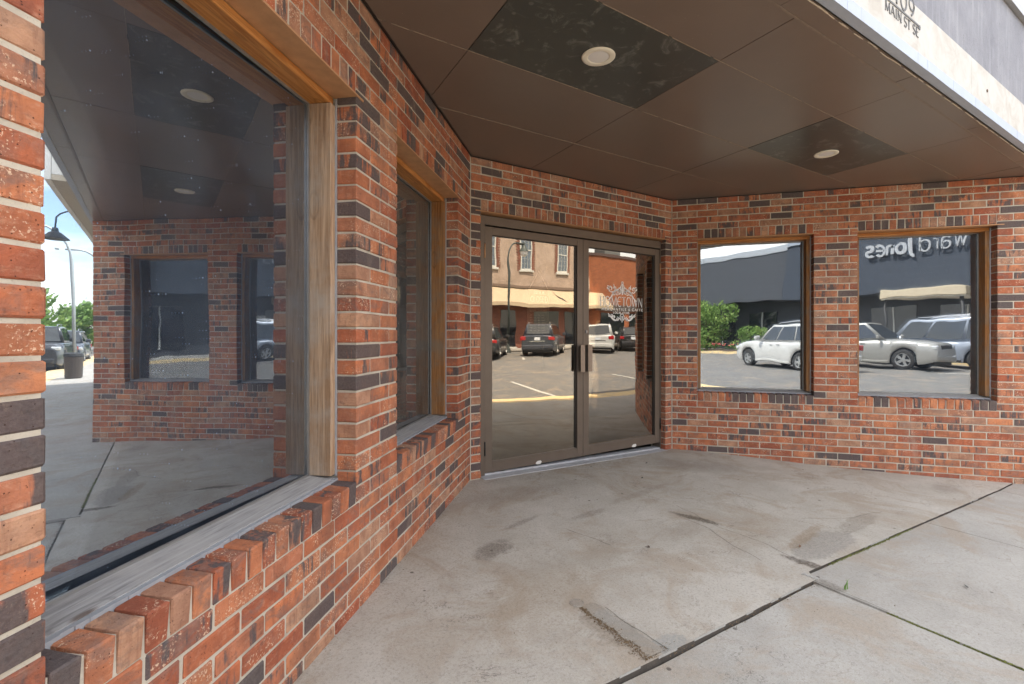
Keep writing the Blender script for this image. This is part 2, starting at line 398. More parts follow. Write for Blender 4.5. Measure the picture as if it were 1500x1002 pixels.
# ------------------------------------------------------------------ brick walls
CZ = .0677
def zj(j): return (39.3 - j) * CZ
SPLAY = R(48.35); DOORW = 2.4376
WALLS = {
 'L': dict(o=(0, 0, 0), rz=math.atan2(-math.sin(SPLAY), -math.cos(SPLAY)), out=1, length=3.30, off=.055,
           open=[(.36, 1.487, 30.57, 6.4), (1.917, 3.103, 30.57, 6.4)], zmin=-.02),
 'D': dict(o=(0, 0, 0), rz=0, out=-1, length=DOORW, off=0, open=[(.098, 2.342, 60, 6.4)], zmin=-.08),
 'R': dict(o=(DOORW, 0, 0), rz=-SPLAY, out=-1, length=3.32, off=.262,
           open=[(.262, 1.371, 30.57, 6.4), (1.760, 2.885, 30.57, 6.4)], zmin=-.26),
}
BD = .092
mesh_cache = {}
def brick_mesh(L, H, D, var):
    key = (round(L/.0015), round(H/.001), round(D/.001), var)
    if key in mesh_cache: return mesh_cache[key]
    rnd = random.Random(hash(key))
    bm = bmesh.new(); box(bm, -L/2, L/2, -D/2, D/2, -H/2, H/2)
    bmesh.ops.bevel(bm, geom=list(bm.edges), offset=.0038, segments=1, affect='EDGES')
    for v in bm.verts: v.co += Vector((rnd.uniform(-1, 1)*.0014, rnd.uniform(-1, 1)*.0009, rnd.uniform(-1, 1)*.0014))
    bmesh.ops.recalc_face_normals(bm, faces=bm.faces)
    me = bpy.data.meshes.new('brick'); bm.to_mesh(me); bm.free(); me.materials.append(M_BRICK)
    mesh_cache[key] = me; return me
def brick_look(rnd):
    k = rnd.random()
    if k < .11: return rnd.uniform(.05, .9), rnd.uniform(.62, .85)       # charcoal
    if k < .40: return rnd.uniform(.1, .8), rnd.uniform(.32, .52)        # part flashed
    if k < .58: return rnd.uniform(.2, .85), rnd.uniform(.18, .34)
    return rnd.uniform(.05, 1), rnd.uniform(0, .18)

def build_wall(key, name, label):
    W = WALLS[key]; out = W['out']; rnd = random.Random(ord(key))
    root = empty(name, W['o'], W['rz']); tag(root, label, 'brick wall', kind='structure')
    bricks = []       # (s centre, z centre, length, height, kind)
    J = .0095
    jlow = math.ceil(39.3 - W['zmin']/CZ)
    def solid(z0, z1):
        """runs of wall free of openings between two heights"""
        runs = [(0.004, W['length'])]
        for a, b, jb, jt in W['open']:
            lo, hi = zj(jb) , zj(jt-1.4)
            if jt < 60 and z1 > lo - .09 + .02 and z0 < hi - .02:
                nr = []
                for p, q in runs:
                    if b <= p or a >= q: nr.append((p, q)); continue
                    if a - p > .02: nr.append((p, a))
                    if q - b > .02: nr.append((b, q))
                runs = nr
        return runs
    for j in range(0, jlow):
        z1, z0 = zj(j) - J/2, zj(j+1) + J/2
        o = W['off'] + (j % 2) * .10175
        for p, q in solid(z0, z1):
            k0 = math.floor((p - o) / .2035) + 1
            cuts = [p] + [o + .2035*k for k in range(k0, k0+40) if p + .045 < o + .2035*k < q - .045] + [q]
            for u, v in zip(cuts, cuts[1:]):
                e0 = 0 if (u == p and p > .01) else J/2; e1 = 0 if (v == q and q < W['length'] - .01 or v == W['length']) else J/2
                bricks.append(((u+e0+v-e1)/2, (z0+z1)/2, v-e1-u-e0, z1-z0, 's'))
    for a, b, jb, jt in W['open']:
        n = round((b-a)/.0677); p = (b-a)/n
        for k in range(n):
            bricks.append((a+p*(k+.5), (zj(jt)+zj(jt-1.4))/2 , p-J+.001, zj(jt-1.4)-zj(jt)-J*.6, 'r'))
            if jb < 50:
                bricks.append((a+p*(k+.5), (zj(32)+J/2+zj(jb))/2, p-J+.001, zj(jb)-zj(32)-J/2, 'w'))
    mw = root.matrix_basis.copy(); mw = Matrix.Translation(W['o']) @ Matrix.Rotation(W['rz'], 4, 'Z')
    rec = []
    for s, z, L, H, kd in bricks:
        pr = project(mw @ Vector((s, 0, z)))
        vis = 0
        if pr and -60 < pr[0] < 1560 and -60 < pr[1] < 1060: vis = H*L/pr[2]**2
        rec.append((vis, s, z, L, H, kd))
    rec.sort(key=lambda t: -t[0])
    stuff = bmesh.new(); tl = stuff.faces.layers.float.new('tone_mesh'); fl_ = stuff.faces.layers.float.new('flash_mesh')
    for i, (vis, s, z, L, H, kd) in enumerate(rec):
        tone, fl = brick_look(rnd)
        if kd == 'w' and rnd.random() < .3: fl = rnd.uniform(.5, .95)
        dep = BD; yo = out * (-BD/2 + rnd.uniform(-.0016, .0016)); tilt = 0
        rot = [rnd.uniform(-1, 1)*.006, rnd.uniform(-1, 1)*.004, rnd.uniform(-1, 1)*.006]
        zz = z
        if kd == 'w': yo += out*.0025; rot[0] += -out*.06; zz -= .002
        me = brick_mesh(L, H, dep, rnd.randrange(4))
        if i < 296 and vis > 0:
            o = bpy.data.objects.new('brick', me); link(o, root); o.location = (s, yo, zz); o.rotation_euler = rot
            o['tone'] = tone; o['flash'] = fl
        else:
            m4 = Matrix.LocRotScale(Vector((s, yo, zz)), None, None) @ Matrix.Rotation(rot[0], 4, 'X')
            n0 = len(stuff.faces)
            vm = [stuff.verts.new(m4 @ v.co) for v in me.vertices]
            for p in me.polygons:
                f = stuff.faces.new([vm[k] for k in p.vertices]); f[tl] = tone; f[fl_] = fl
    if len(stuff.faces):
        o = obj('brick_courses', stuff, M_BRICK, root); o['kind'] = 'stuff'
    else: stuff.free()
    # mortar behind the faces: one core with the openings left free, its joints struck back from the brick faces
    core = bmesh.new(); y0, y1 = sorted((-out*.0045, -out*.21)); yb0, yb1 = sorted((-out*.0055, -out*.098))
    zt, zb = zj(-1.5), W['zmin']-.12; L = W['length'] - .006
    xs = 0.0
    for a, b, jb, jt in W['open']:
        box(core, xs, a-.006, y0, y1, zb, zt)
        hi = zj(jt)+.004
        box(core, a-.006, b+.006, y0, y1, hi, zt)
        if jb < 50: box(core, a-.006, b+.006, y0, y1, zb, zj(jb)-.012)
        xs = b + .006
    box(core, xs, L, y0, y1, zb, zt)
    obj('mortar', core, M_MORTAR, root)
    # steel lintels
    for a, b, jb, jt in W['open']:
        bm = bmesh.new(); e = .05
        za = zj(jt) - .001
        y0, y1 = sorted((out*.007, -out*.105))
        box(bm, a-e if a-e > .02 else a-.02, min(b+e, W['length']-.02), y0, y1, za-.0075, za)
        y0, y1 = sorted((out*.0072, out*.0022)) if key == 'L' else sorted((out*.0072, out*.003))
        obj('lintel', bm, M_RUST, root)
    return root
WALL_L = build_wall('L', 'splayed_brick_wall', 'left splayed wall of flashed red brick beside the camera, holding two dusty windows')
WALL_D = build_wall('D', 'door_brick_wall', 'narrow flashed red brick wall around the bronze double doors')
WALL_R = build_wall('R', 'splayed_brick_wall', 'right splayed flashed red brick wall whose two windows mirror parked cars')

# ------------------------------------------------------------------ shop windows
def shop_window(key, i, label, glass, jamb_l, jamb_r, pane_rot=0, head=M_WOOD_HEAD, sill=M_WOOD_GREY):
    W = WALLS[key]; out = W['out']; a, b, jb, jt = W['open'][i]
    base = Matrix.Translation(W['o']) @ Matrix.Rotation(W['rz'], 4, 'Z')
    zb, zt = zj(jb), zj(jt) - .0085
    root = empty('shop_window', base @ Vector((a, 0, zb)), W['rz'])
    tag(root, label, 'window', 'shop windows in the splayed brick walls')
    w = b - a; h = zt - zb
    D = lambda d0, d1: sorted((-out*d0, -out*d1))
    def bx(name, x0, x1, d0, d1, z0, z1, m, bev=.002):
        bm = bmesh.new(); y0, y1 = D(d0, d1)
        cx_, cy_, cz_ = (x0+x1)/2, (y0+y1)/2, (z0+z1)/2
        box(bm, x0-cx_, x1-cx_, y0-cy_, y1-cy_, z0-cz_, z1-cz_, bev)
        return obj(name, bm, m, root, (cx_, cy_, cz_))
    t = .034
    bx('head', .004, w-.004, .104, .198, h-t, h-.001, head)
    bx('jamb', .008, .008+t, .094, .198, .026, h-t-.0015, jamb_l)
    bx('jamb', w-.008-t, w-.008, .094, .198, .026, h-t-.0015, jamb_r)
    # sill board tilted a little to shed water
    bm = bmesh.new(); 
    for yy, zt_ in ((.098, .006), (.2, .024)): pass
    prof = [(-out*.100, -.006), (-out*.100, .012), (-out*.200, .027), (-out*.200, -.006)]
    prism(bm, prof, .006, w-.006, 'x')
    obj('sill', bm, sill, root)
    # caulk line between brick and frame, wavy
    bm = bmesh.new()
    n = 40
    for side in (0, 1):
        for k in range(n):
            z0, z1 = .02 + (h-.03)*k/n, .02 + (h-.03)*(k+1)/n
            wv = .010 + .003*mnoise.noise(Vector((side*7+i, k*.7, 0)))
            xa, xb = ((.001, wv) if side == 0 else (w-wv, w-.001))
            y0, y1 = D(.088, .094)
            box(bm, xa, xb, y0, y1, z0, z1)
    for k in range(n):
        x0, x1 = w*k/n, w*(k+1)/n
        y0, y1 = D(.084 - .006*mnoise.noise(Vector((k*.6, i, 3))), .101)
        box(bm, x0, x1, y0, y1, -.010, .009)
    obj('caulk', bm, M_CAULK, root)
    # glazing bead and gasket, then the pane
    bm = bmesh.new(); y0, y1 = D(.190, .1985); q = .009
    gx0, gx1, gz0, gz1 = .008+t, w-.008-t, .0275, h-t
    for (x0, x1, z0, z1) in ((gx0, gx0+q, gz0, gz1), (gx1-q, gx1, gz0, gz1), (gx0+q, gx1-q, gz1-q, gz1), (gx0+q, gx1-q, gz0-.004, gz0+q*.6)):
        box(bm, x0, x1, y0, y1, z0, z1)
    obj('glazing_bead', bm, M_BEAD, root)
    bm = bmesh.new(); cx_, cz_ = (gx0+gx1)/2, (gz0+gz1)/2
    box(bm, gx0-cx_-.003, gx1-cx_+.003, -.003, .003, gz0-cz_-.006, gz1-cz_+.006)
    o = obj('pane', bm, glass, root, (cx_, -out*(.205 if not pane_rot else .216), cz_)); o.rotation_euler = (0, 0, pane_rot)
    bm = bmesh.new(); box(bm, gx0-cx_-.003, gx1-cx_+.003, -.003, .003, gz0-cz_-.006, gz1-cz_+.006)
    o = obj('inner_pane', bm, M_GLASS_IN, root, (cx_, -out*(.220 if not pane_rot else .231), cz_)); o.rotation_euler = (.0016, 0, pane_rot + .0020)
    return root
WIN_L1 = shop_window('L', 1, 'large dusty window nearest the camera, scratched glass over a silvered timber sill', M_GLASS_L, M_WOOD_JAMB, M_WOOD_JAMB, -.025)
WIN_L0 = shop_window('L', 0, 'dark dusty window between the double doors and the nearest window, orange timber head', M_GLASS_L0, M_WOOD_JAMB2, M_WOOD_JAMB2)
WIN_R0 = shop_window('R', 0, 'window right of the double doors mirroring a green bush and the front of a white car', M_GLASS_R, M_WOOD_JAMB2, M_WOOD_JAMB2)
WIN_R1 = shop_window('R', 1, 'window at the open end of the right wall mirroring a reversed white sign', M_GLASS_R, M_WOOD_JAMB2, M_WOOD_JAMB2)

# ------------------------------------------------------------------ stroke lettering
def arc(cx, cy, rx, ry, a0, a1, n=14):
    return [(cx + rx*math.cos(R(a0+(a1-a0)*k/n)), cy + ry*math.sin(R(a0+(a1-a0)*k/n))) for k in range(n+1)]
# each glyph: (advance, [(stroke, weight), ...]) in a box one unit high; weight 1 = thick stem, .4 = hairline
GL = {
 'H': (.62, [([(.08, 0), (.08, 1)], 1), ([(.54, 0), (.54, 1)], 1), ([(.08, .52), (.54, .52)], .5)]),
 'O': (.84, [(arc(.42, .5, .36, .5, 90, 450, 24), .8)]),
 'M': (.92, [([(.10, 0), (.16, 1)], .5), ([(.16, 1), (.46, .1)], 1), ([(.46, .1), (.76, 1)], .5), ([(.76, 1), (.82, 0)], 1)]),
 'E': (.56, [([(.10, 0), (.10, 1)], 1), ([(.10, 1), (.48, 1)], .6), ([(.10, .52), (.40, .52)], .5), ([(.10, 0), (.50, 0)], .6)]),
 'e': (.66, [(arc(.38, .5, .32, .5, 50, 310, 20), .8), ([(.10, .52), (.50, .52)], .5)]),
 'T': (.60, [([(.30, 0), (.30, 1)], 1), ([(.02, .98), (.58, .98)], .6)]),
 'W': (.96, [([(.04, 1), (.26, 0)], 1), ([(.26, 0), (.48, .9)], .5), ([(.48, .9), (.70, 0)], 1), ([(.70, 0), (.92, 1)], .5)]),
 'N': (.74, [([(.10, 0), (.10, 1)], .5), ([(.10, 1), (.64, 0)], 1), ([(.64, 0), (.64, 1)], .5)]),
 'A': (.74, [([(.04, 0), (.36, 1)], .5), ([(.36, 1), (.68, 0)], 1), ([(.17, .36), (.56, .36)], .5)]),
 'I': (.32, [([(.16, 0), (.16, 1)], 1)]),
 'S': (.58, [(arc(.29, .75, .22, .25, 30, 270, 12)+arc(.29, .25, .23, .25, 90, -150, 12), .85)]),
 '1': (.46, [([(.26, 0), (.26, 1)], 1), ([(.08, .82), (.26, 1)], .6)]),
 '0': (.70, [(arc(.35, .5, .27, .5, 90, 450, 24), .9)]),
 '9': (.64, [(arc(.32, .68, .24, .32, 0, 360, 20), .8), (arc(.10, .68, .46, .68, 0, -68, 12), .8)]),
 'R': (.66, [([(.10, 0), (.10, 1)], 1), ([(.10, 1), (.32, 1)]+arc(.32, .76, .20, .24, 90, -90, 10)+[(.10, .52)], .7), ([(.30, .52), (.60, 0)], .9)]),
 'C': (.72, [(arc(.42, .5, .34, .5, 48, 312, 20), .85)]),
 'L': (.54, [([(.10, 1), (.10, 0)], 1), ([(.10, 0), (.48, 0)], .6)]),
 'F': (.52, [([(.10, 0), (.10, 1)], 1), ([(.10, 1), (.48, 1)], .6), ([(.10, .52), (.40, .52)], .5)]),
 'D': (.74, [([(.10, 0), (.10, 1)], 1), ([(.10, 1), (.30, 1)]+arc(.30, .5, .36, .5, 90, -90, 14)+[(.10, 0)], .75)]),
 'B': (.62, [([(.10, 0), (.10, 1)], 1), ([(.10, 1), (.30, 1)]+arc(.30, .76, .20, .24, 90, -90, 9)+[(.10, .52)], .7), ([(.30, .52)]+arc(.30, .26, .24, .26, 90, -90, 9)+[(.10, 0)], .7)]),
 'U': (.68, [([(.10, 1), (.10, .3)]+arc(.34, .3, .24, .3, 180, 360, 10)+[(.58, 1)], .8)]),
 'Y': (.66, [([(.04, 1), (.33, .5), (.33, 0)], .9), ([(.62, 1), (.33, .5)], .5)]),
 '&': (.78, [([(.70, .0), (.24, .66)]+arc(.36, .78, .16, .20, 200, -20, 10)+arc(.30, .26, .24, .26, 70, 320, 12)+[(.66, .46)], .7)]),
 'w': (.80, [([(.06, .66), (.24, 0)], 1), ([(.24, 0), (.40, .6)], .5), ([(.40, .6), (.56, 0)], 1), ([(.56, 0), (.72, .66)], .5)]),
 'a': (.56, [([(.12, .56)]+arc(.28, .45, .17, .21, 120, 0, 8)+[(.45, 0)], 1), (arc(.27, .19, .18, .20, 20, 340, 14), .8)]),
 'r': (.46, [([(.14, 0), (.14, .66)], 1), (arc(.32, .42, .18, .23, 175, 60, 8), .7)]),
 'd': (.62, [([(.48, 0), (.48, 1)], 1), (arc(.28, .32, .20, .33, 20, 340, 16), .8)]),
 'J': (.46, [([(.32, 1), (.32, .05)]+arc(.14, .05, .18, .24, 0, -100, 8), 1)]),
 'o': (.64, [(arc(.32, .33, .24, .33, 90, 450, 18), .9)]),
 'n': (.62, [([(.12, 0), (.12, .66)], 1), ([(.12, .44)]+arc(.31, .44, .19, .21, 160, 0, 8)+[(.50, 0)], .9)]),
 'g': (.58, [(arc(.30, .33, .24, .33, 38, 322, 16)+[], .8), ([(.08, .35), (.53, .35)], .55)]),   # a round lower-case e
 's': (.48, [(arc(.24, .49, .17, .17, 30, 270, 9)+arc(.24, .16, .18, .17, 90, -150, 9), .8)]),
}
def text_strokes(bm, s, x, z, h, weight, wide=1.0, track=.06, serif=0, y0=0, y1=-.0015, lean=0):
    cx_ = x
    for ch in s:
        if ch == ' ': cx_ += .34*h*wide; continue
        adv, strokes = GL[ch]
        for pts, wt in strokes:
            p2 = [(cx_ + (px + lean*pz)*h*wide, z + pz*h) for px, pz in pts]
            ribbon(bm, p2, max(weight*wt, weight*.35), y0, y1)
            if serif and len(pts) == 2 and abs(pts[0][0]-pts[1][0]) < .12:
                for px, pz in p2: ribbon(bm, [(px-serif*h, pz + (weight*.2 if pz < z+.5*h else -weight*.2)), (px+serif*h, pz + (weight*.2 if pz < z+.5*h else -weight*.2))], weight*.45, y0, y1)
        cx_ += (adv + track)*h*wide
    return cx_
def letters(s, x0, x1, z, h, weight, m, parent, base=(0, 0, 0), serif=0, track=.06, name='letter'):
    wide = (x1-x0)/text_width(s, h, 1, track); x = x0
    for ch in s:
        if ch == ' ': x += .34*h*wide; continue
        bm = bmesh.new(); nx_ = text_strokes(bm, ch, 0, 0, h, weight, wide, track, serif, -.0003, -.0016)
        obj(name, bm, m, parent, (base[0]+x, base[1], base[2]+z)); x += nx_
def text_width(s, h, wide=1.0, track=.06):
    return sum((.34 if ch == ' ' else GL[ch][0]+track)*h*wide for ch in s)

# ------------------------------------------------------------------ double doors
DY = .055                                   # face of the door frame behind the brick face
fr = empty('door_frame', (1.22, DY, -.01)); tag(fr, 'bronze aluminium frame around the pair of glass doors', 'door frame')
def wbox(name, x0, x1, y0, y1, z0, z1, m, parent, bev=.0015):
    """a box given in world coordinates, built about its own centre under a parent that is only translated"""
    c = Vector(((x0+x1)/2, (y0+y1)/2, (z0+z1)/2)); bm = bmesh.new()
    box(bm, x0-c.x, x1-c.x, y0-c.y, y1-c.y, z0-c.z, z1-c.z, bev)
    return obj(name, bm, m, parent, c - parent.location)
wbox('jamb', .106, .165, DY, DY+.11, -.03, 2.205, M_BRONZE, fr)
wbox('jamb', 2.322, 2.336, DY+.002, DY+.11, -.05, 2.205, M_BRONZE, fr)
wbox('head', .165, 2.322, DY, DY+.11, 2.130, 2.205, M_BRONZE, fr)
wbox('door_stop', .165, 2.322, DY+.055, DY+.1, 2.118, 2.130, M_BLACK, fr)
# metal threshold, ground falls a little to the right
bm = bmesh.new()
for k, (ya, yb, za, zb) in enumerate(((-.045, .06, .000, .009), (.06, .15, .000, .022), (.15, .18, 0, .014))):
    zl, zr = .015, -.038
    vs = []
    for x, z in ((.112, zl), (2.333, zr)):
        vs.append([bm.verts.new((x-1.22, y-DY, z+dz+.01-.003)) for y, dz in ((ya+.002, za-.02), (yb-.002, za-.02), (yb-.002, zb), (ya+.002, zb))])
    for q in range(4): bm.faces.new((vs[0][q], vs[0][(q+1) % 4], vs[1][(q+1) % 4], vs[1][q]))
    bm.faces.new(vs[0]); bm.faces.new(vs[1])
obj('threshold', bm, M_THRESH, fr)

def door_leaf(x0, x1, hinge_side, label):
    root = empty('glass_door', ((x0+x1)/2, DY+.006, .04)); tag(root, label, 'door', 'pair of bronze glass doors')
    y0, y1 = DY+.006, DY+.050; z0, z1 = .037, 2.117
    sl, sr = (.072, .070)
    wbox('stile', x0, x0+sl, y0, y1, z0, z1, M_BRONZE, root)
    wbox('stile', x1-sr, x1, y0, y1, z0, z1, M_BRONZE, root)
    wbox('top_rail', x0+sl, x1-sr, y0+.001, y1, z1-.066, z1, M_BRONZE, root)
    wbox('bottom_rail', x0+sl, x1-sr, y0+.001, y1, z0, z0+.082, M_BRONZE, root)
    # glazing beads, dark
    for nm, q in (('glazing_bead', (x0+sl, x0+sl+.006)), ('glazing_bead', (x1-sr-.019, x1-sr))):
        wbox(nm, q[0], q[1], y0+.012, y1-.012, z0+.082, z1-.066, M_BRONZE_DK, root, 0)
    wbox('glazing_bead', x0+sl+.006, x1-sr-.006, y0+.012, y1-.012, z1-.074, z1-.066, M_BRONZE_DK, root, 0)
    wbox('glazing_bead', x0+sl+.006, x1-sr-.006, y0+.008, y1-.012, z0+.082, z0+.089, M_BRONZE, root, 0)
    wbox('pane', x0+sl+.004, x1-sr-.004, y0+.020, y0+.026, z0+.084, z1-.070, M_GLASS_D, root, 0)
    hx = x0-.004 if hinge_side == 0 else x1+.004
    for z in (.185, 1.85):
        bm = bmesh.new(); tube(bm, [(hx, y0-.005, z), (hx, y0-.005, z+.118)], .0075, 8)
        bmesh.ops.translate(bm, verts=bm.verts, vec=-root.location)
        obj('hinge', bm, M_RUST if z > 1 else M_BRONZE_DK, root)
    return root, y0
DL, dy = door_leaf(.168, 1.2405, 0, 'left glass door leaf with a hanging closed sign and opening hours behind its pane')
DR, dy = door_leaf(1.2445, 2.319, 1, 'right glass door leaf with ornate white shop lettering on its pane')
# pull plates: folded bronze channels on the meeting stiles
def pull(root, x, s):
    bm = bmesh.new(); z0, z1 = .848, 1.104
    yb = dy - .001
    prof = [(x-s*.012, yb-.050), (x+s*.040, yb-.050), (x+s*.040, yb-.046), (x-s*.008, yb-.046), (x-s*.008, yb), (x-s*.012, yb)]
    prism(bm, prof, z0, z1, 'z')
    bmesh.ops.translate(bm, verts=bm.verts, vec=-root.location)
    h = obj('pull_handle', bm, M_HANDLE, root)
    bm = bmesh.new(); box(bm, min(x+s*.001, x-s*.075), max(x+s*.001, x-s*.075), yb-.004, yb-.0005, z0+.006, z1-.006)
    bmesh.ops.translate(bm, verts=bm.verts, vec=-root.location)
    obj('back_plate', bm, M_BRONZE_DK, h)
pull(DL, 1.2125, -1); pull(DR, 1.2760, 1)
bm = bmesh.new(); lathe(bm, [(0, .012), (.012, .012), (.0165, .004), (.0175, 0)], 20)
bmesh.ops.rotate(bm, verts=bm.verts, matrix=Matrix.Rotation(R(90), 3, 'X'))
obj('lock_cylinder', bm, M_BEAD, DR, Vector((1.281, dy, 1.232)) - DR.location)
# chips of white paint on the bottom rails
for root, x in ((DL, .72), (DR, 1.93)):
    bm = bmesh.new(); prism(bm, [(x-.035, .048), (x-.02, .036), (x+.02, .034), (x+.036, .052), (x+.022, .066), (x-.012, .064)], dy-.0006, dy+.003, 'y')
    bmesh.ops.translate(bm, verts=bm.verts, vec=-root.location); obj('paint_chip', bm, M_WHITE, root)

# white vinyl lettering on the right leaf, on the outer face of its pane
GY = dy + .0195
def decal(name, build, parent, m=M_WHITE_DECAL, y=GY):
    bm = bmesh.new(); build(bm)
    bmesh.ops.translate(bm, verts=bm.verts, vec=Vector((0, y, 0)) - parent.location)
    return obj(name, bm, m, parent)
def fit(bm, s, x0, x1, z, h, weight, serif=0, track=.06, yy=0):
    w1 = text_width(s, h, 1, track); text_strokes(bm, s, x0, z, h, weight, (x1-x0)/w1, track, serif, yy, yy-.0012)
dl_ = Vector((0, GY, 0)) - DR.location
letters('HOMeTOWN', 1.478, 2.080, 1.487, .098, .0092, M_WHITE_DECAL, DR, dl_)
letters('MERCANTILE & CAFFE', 1.496, 2.090, 1.447, .024, .0060, M_WHITE_DECAL, DR, dl_, 0, .22)
letters('LOCAL ITEMS', 1.655, 1.885, 1.414, .019, .0048, M_WHITE_DECAL, DR, dl_, 0, .10)
def spiral(cx, cz, r0, turns, a0, sgn, n=26):
    return [(cx + sgn*r0*(1-.78*k/n)*math.cos(a0+turns*2*math.pi*k/n), cz + r0*(1-.78*k/n)*math.sin(a0+turns*2*math.pi*k/n)) for k in range(n+1)]
def taper(n, w): return [w*(.45+.75*math.sin(math.pi*(k+.6)/(n+.2))) for k in range(n)]
def crest(bm):
    X, Z = 1.782, 1.612
    for s in (-1, 1):
        for (cx, cz, r, t, a, w) in ((.036, .052, .030, 1.1, 2.6, .009), (.074, .022, .030, 1.2, 4.0, .010), (.118, .012, .026, 1.1, 2.2, .010), (.160, .052, .034, 1.15, 3.9, .011),
                                      (.200, .062, .020, 1.1, 1.2, .009), (.044, .012, .020, 1.0, .4, .009), (.100, .062, .016, 1.0, 5.0, .007)):
            p = spiral(X+s*cx, Z+cz, r, t, a, s); ribbon(bm, p, taper(len(p), w))
        p = [(X+s*(.02+.19*k/16), Z+.012+.045*math.sin(math.pi*1.6*k/16)-.03*(k/16)) for k in range(17)]; ribbon(bm, p, taper(17, .012))
        ribbon(bm, [(X+s*.125, Z+.055), (X+s*.115, Z+.080), (X+s*.122, Z+.100)], [.004, .010, .004])
        ribbon(bm, [(X+s*.018, Z+.02), (X+s*.026, Z+.07), (X+s*.012, Z+.105)], [.012, .016, .005])
    ribbon(bm, [(X, Z-.005), (X, Z+.105)], [.02, .012]); p = arc(X, Z+.118, .012, .012, 0, 360, 12); ribbon(bm, p, .008)
decal('scroll_crest', crest, DR)
def under(bm):
    X, Z = 1.778, 1.372
    for s in (-1, 1):
        p = [(X+s*(.028+.165*k/20), Z-.030*math.sin(math.pi*k/20*1.15)+.030*(k/20)**2) for k in range(21)]; ribbon(bm, p, taper(21, .013))
        for (cx, cz, r, t, a, w) in ((.066, -.012, .022, 1.2, 1.4, .009), (.112, .006, .020, 1.2, 4.4, .009), (.146, .020, .016, 1.1, 1.0, .008), (.178, .022, .014, 1.1, 2.4, .008)):
            p = spiral(X+s*cx, Z+cz, r, t, a, s, 20); ribbon(bm, p, taper(21, w))
        ribbon(bm, arc(X, Z+.006, .028, .036, 90, 90+s*150, 10), .009)
    ribbon(bm, [(X, Z-.045), (X, Z+.02)], [.006, .016])
decal('scroll_flourish', under, DR)

# signs hanging just inside the left leaf
M_BOARD = plain('tan_sign_board', (.50, .42, .31), .7, 0, .15, 8)
M_SHEET = plain('grey_hours_sheet', (.40, .39, .38), .7, 0, .08, 8)
sg = empty('hanging_sign', (.75, dy+.034, 1.55)); tag(sg, 'small wooden closed sign hung by a string triangle inside the left door', 'sign')
bm = bmesh.new(); box(bm, -.115, .115, 0, .008, -.075, .075, .002); obj('board', bm, M_BOARD, sg)
bm = bmesh.new(); tube(bm, [(-.10, .004, .074), (.0, .004, .235), (.10, .004, .074)], .0022, 5); obj('string', bm, M_WHITE_DECAL, sg)
bm = bmesh.new(); fit(bm, 'SORRY WE ARE', -.062, .062, .022, .030, .005); fit(bm, 'CLOSeD'.replace('e', 'E'), -.098, .098, -.052, .052, .009, .05); obj('sign_lettering', bm, M_WHITE_DECAL, sg, (0, -.0012, 0))
hs = empty('hours_sign', (.74, dy+.030, 1.335)); tag(hs, 'grey sheet of white printed opening hours inside the left door', 'sign')
bm = bmesh.new(); box(bm, -.122, .122, 0, .002, -.120, .118); obj('sheet', bm, M_SHEET, hs)
bm = bmesh.new(); fit(bm, 'BUSINESS HOURS', -.100, .100, .076, .026, .0055)
rnd = random.Random(4)
for k in range(7):
    z = .045 - k*.023
    ribbon(bm, [(-.095, z), (-.095+rnd.uniform(.018, .034), z)], .008); ribbon(bm, [(-.005, z), (.012, z)], .008); ribbon(bm, [(.03, z), (.03+rnd.uniform(.03, .06), z)], .0045)
    ribbon(bm, [(-.055, z-.003), (-.02, z-.003)], .0018)
q = obj('printed_hours', bm, M_WHITE_DECAL, hs, (0, -.0012, 0)); q['kind'] = 'stuff'

# ------------------------------------------------------------------ soffit of the recessed entry
SZ = 2.655
cs, sn = math.cos(SPLAY), math.sin(SPLAY)
inset = .006
TRAP = [(-inset*0+.004, -.004), (DOORW-.004, -.004), (DOORW+2.36/sn*cs-.006, -2.36), (-2.36/sn*cs+.006, -2.36)]
def clip(poly, a, b):
    """keep what lies left of the line a->b"""
    outp = []
    for i in range(len(poly)):
        p, q = poly[i], poly[(i+1) % len(poly)]
        sp = (b[0]-a[0])*(p[1]-a[1]) - (b[1]-a[1])*(p[0]-a[0]); sq = (b[0]-a[0])*(q[1]-a[1]) - (b[1]-a[1])*(q[0]-a[0])
        if sp >= 0: outp.append(p)
        if sp*sq < 0:
            t = sp/(sp-sq); outp.append((p[0]+(q[0]-p[0])*t, p[1]+(q[1]-p[1])*t))
    return outp
TR_CCW = [TRAP[3], TRAP[2], TRAP[1], TRAP[0]]
soff = empty('entry_ceiling', (1.2, -1.2, SZ)); tag(soff, 'brown panelled ceiling over the recessed entry', 'ceiling', kind='structure')
XS = [-3.13, -1.91, -.69, .508, 1.735, 2.955, 4.165, 5.4]; YS = [-2.36, -1.955, -1.318, -.662, -.004]
def gx(k, y): return XS[k] + .060*(y+1.3)
dark_cells = {(2, 1), (4, 1)}
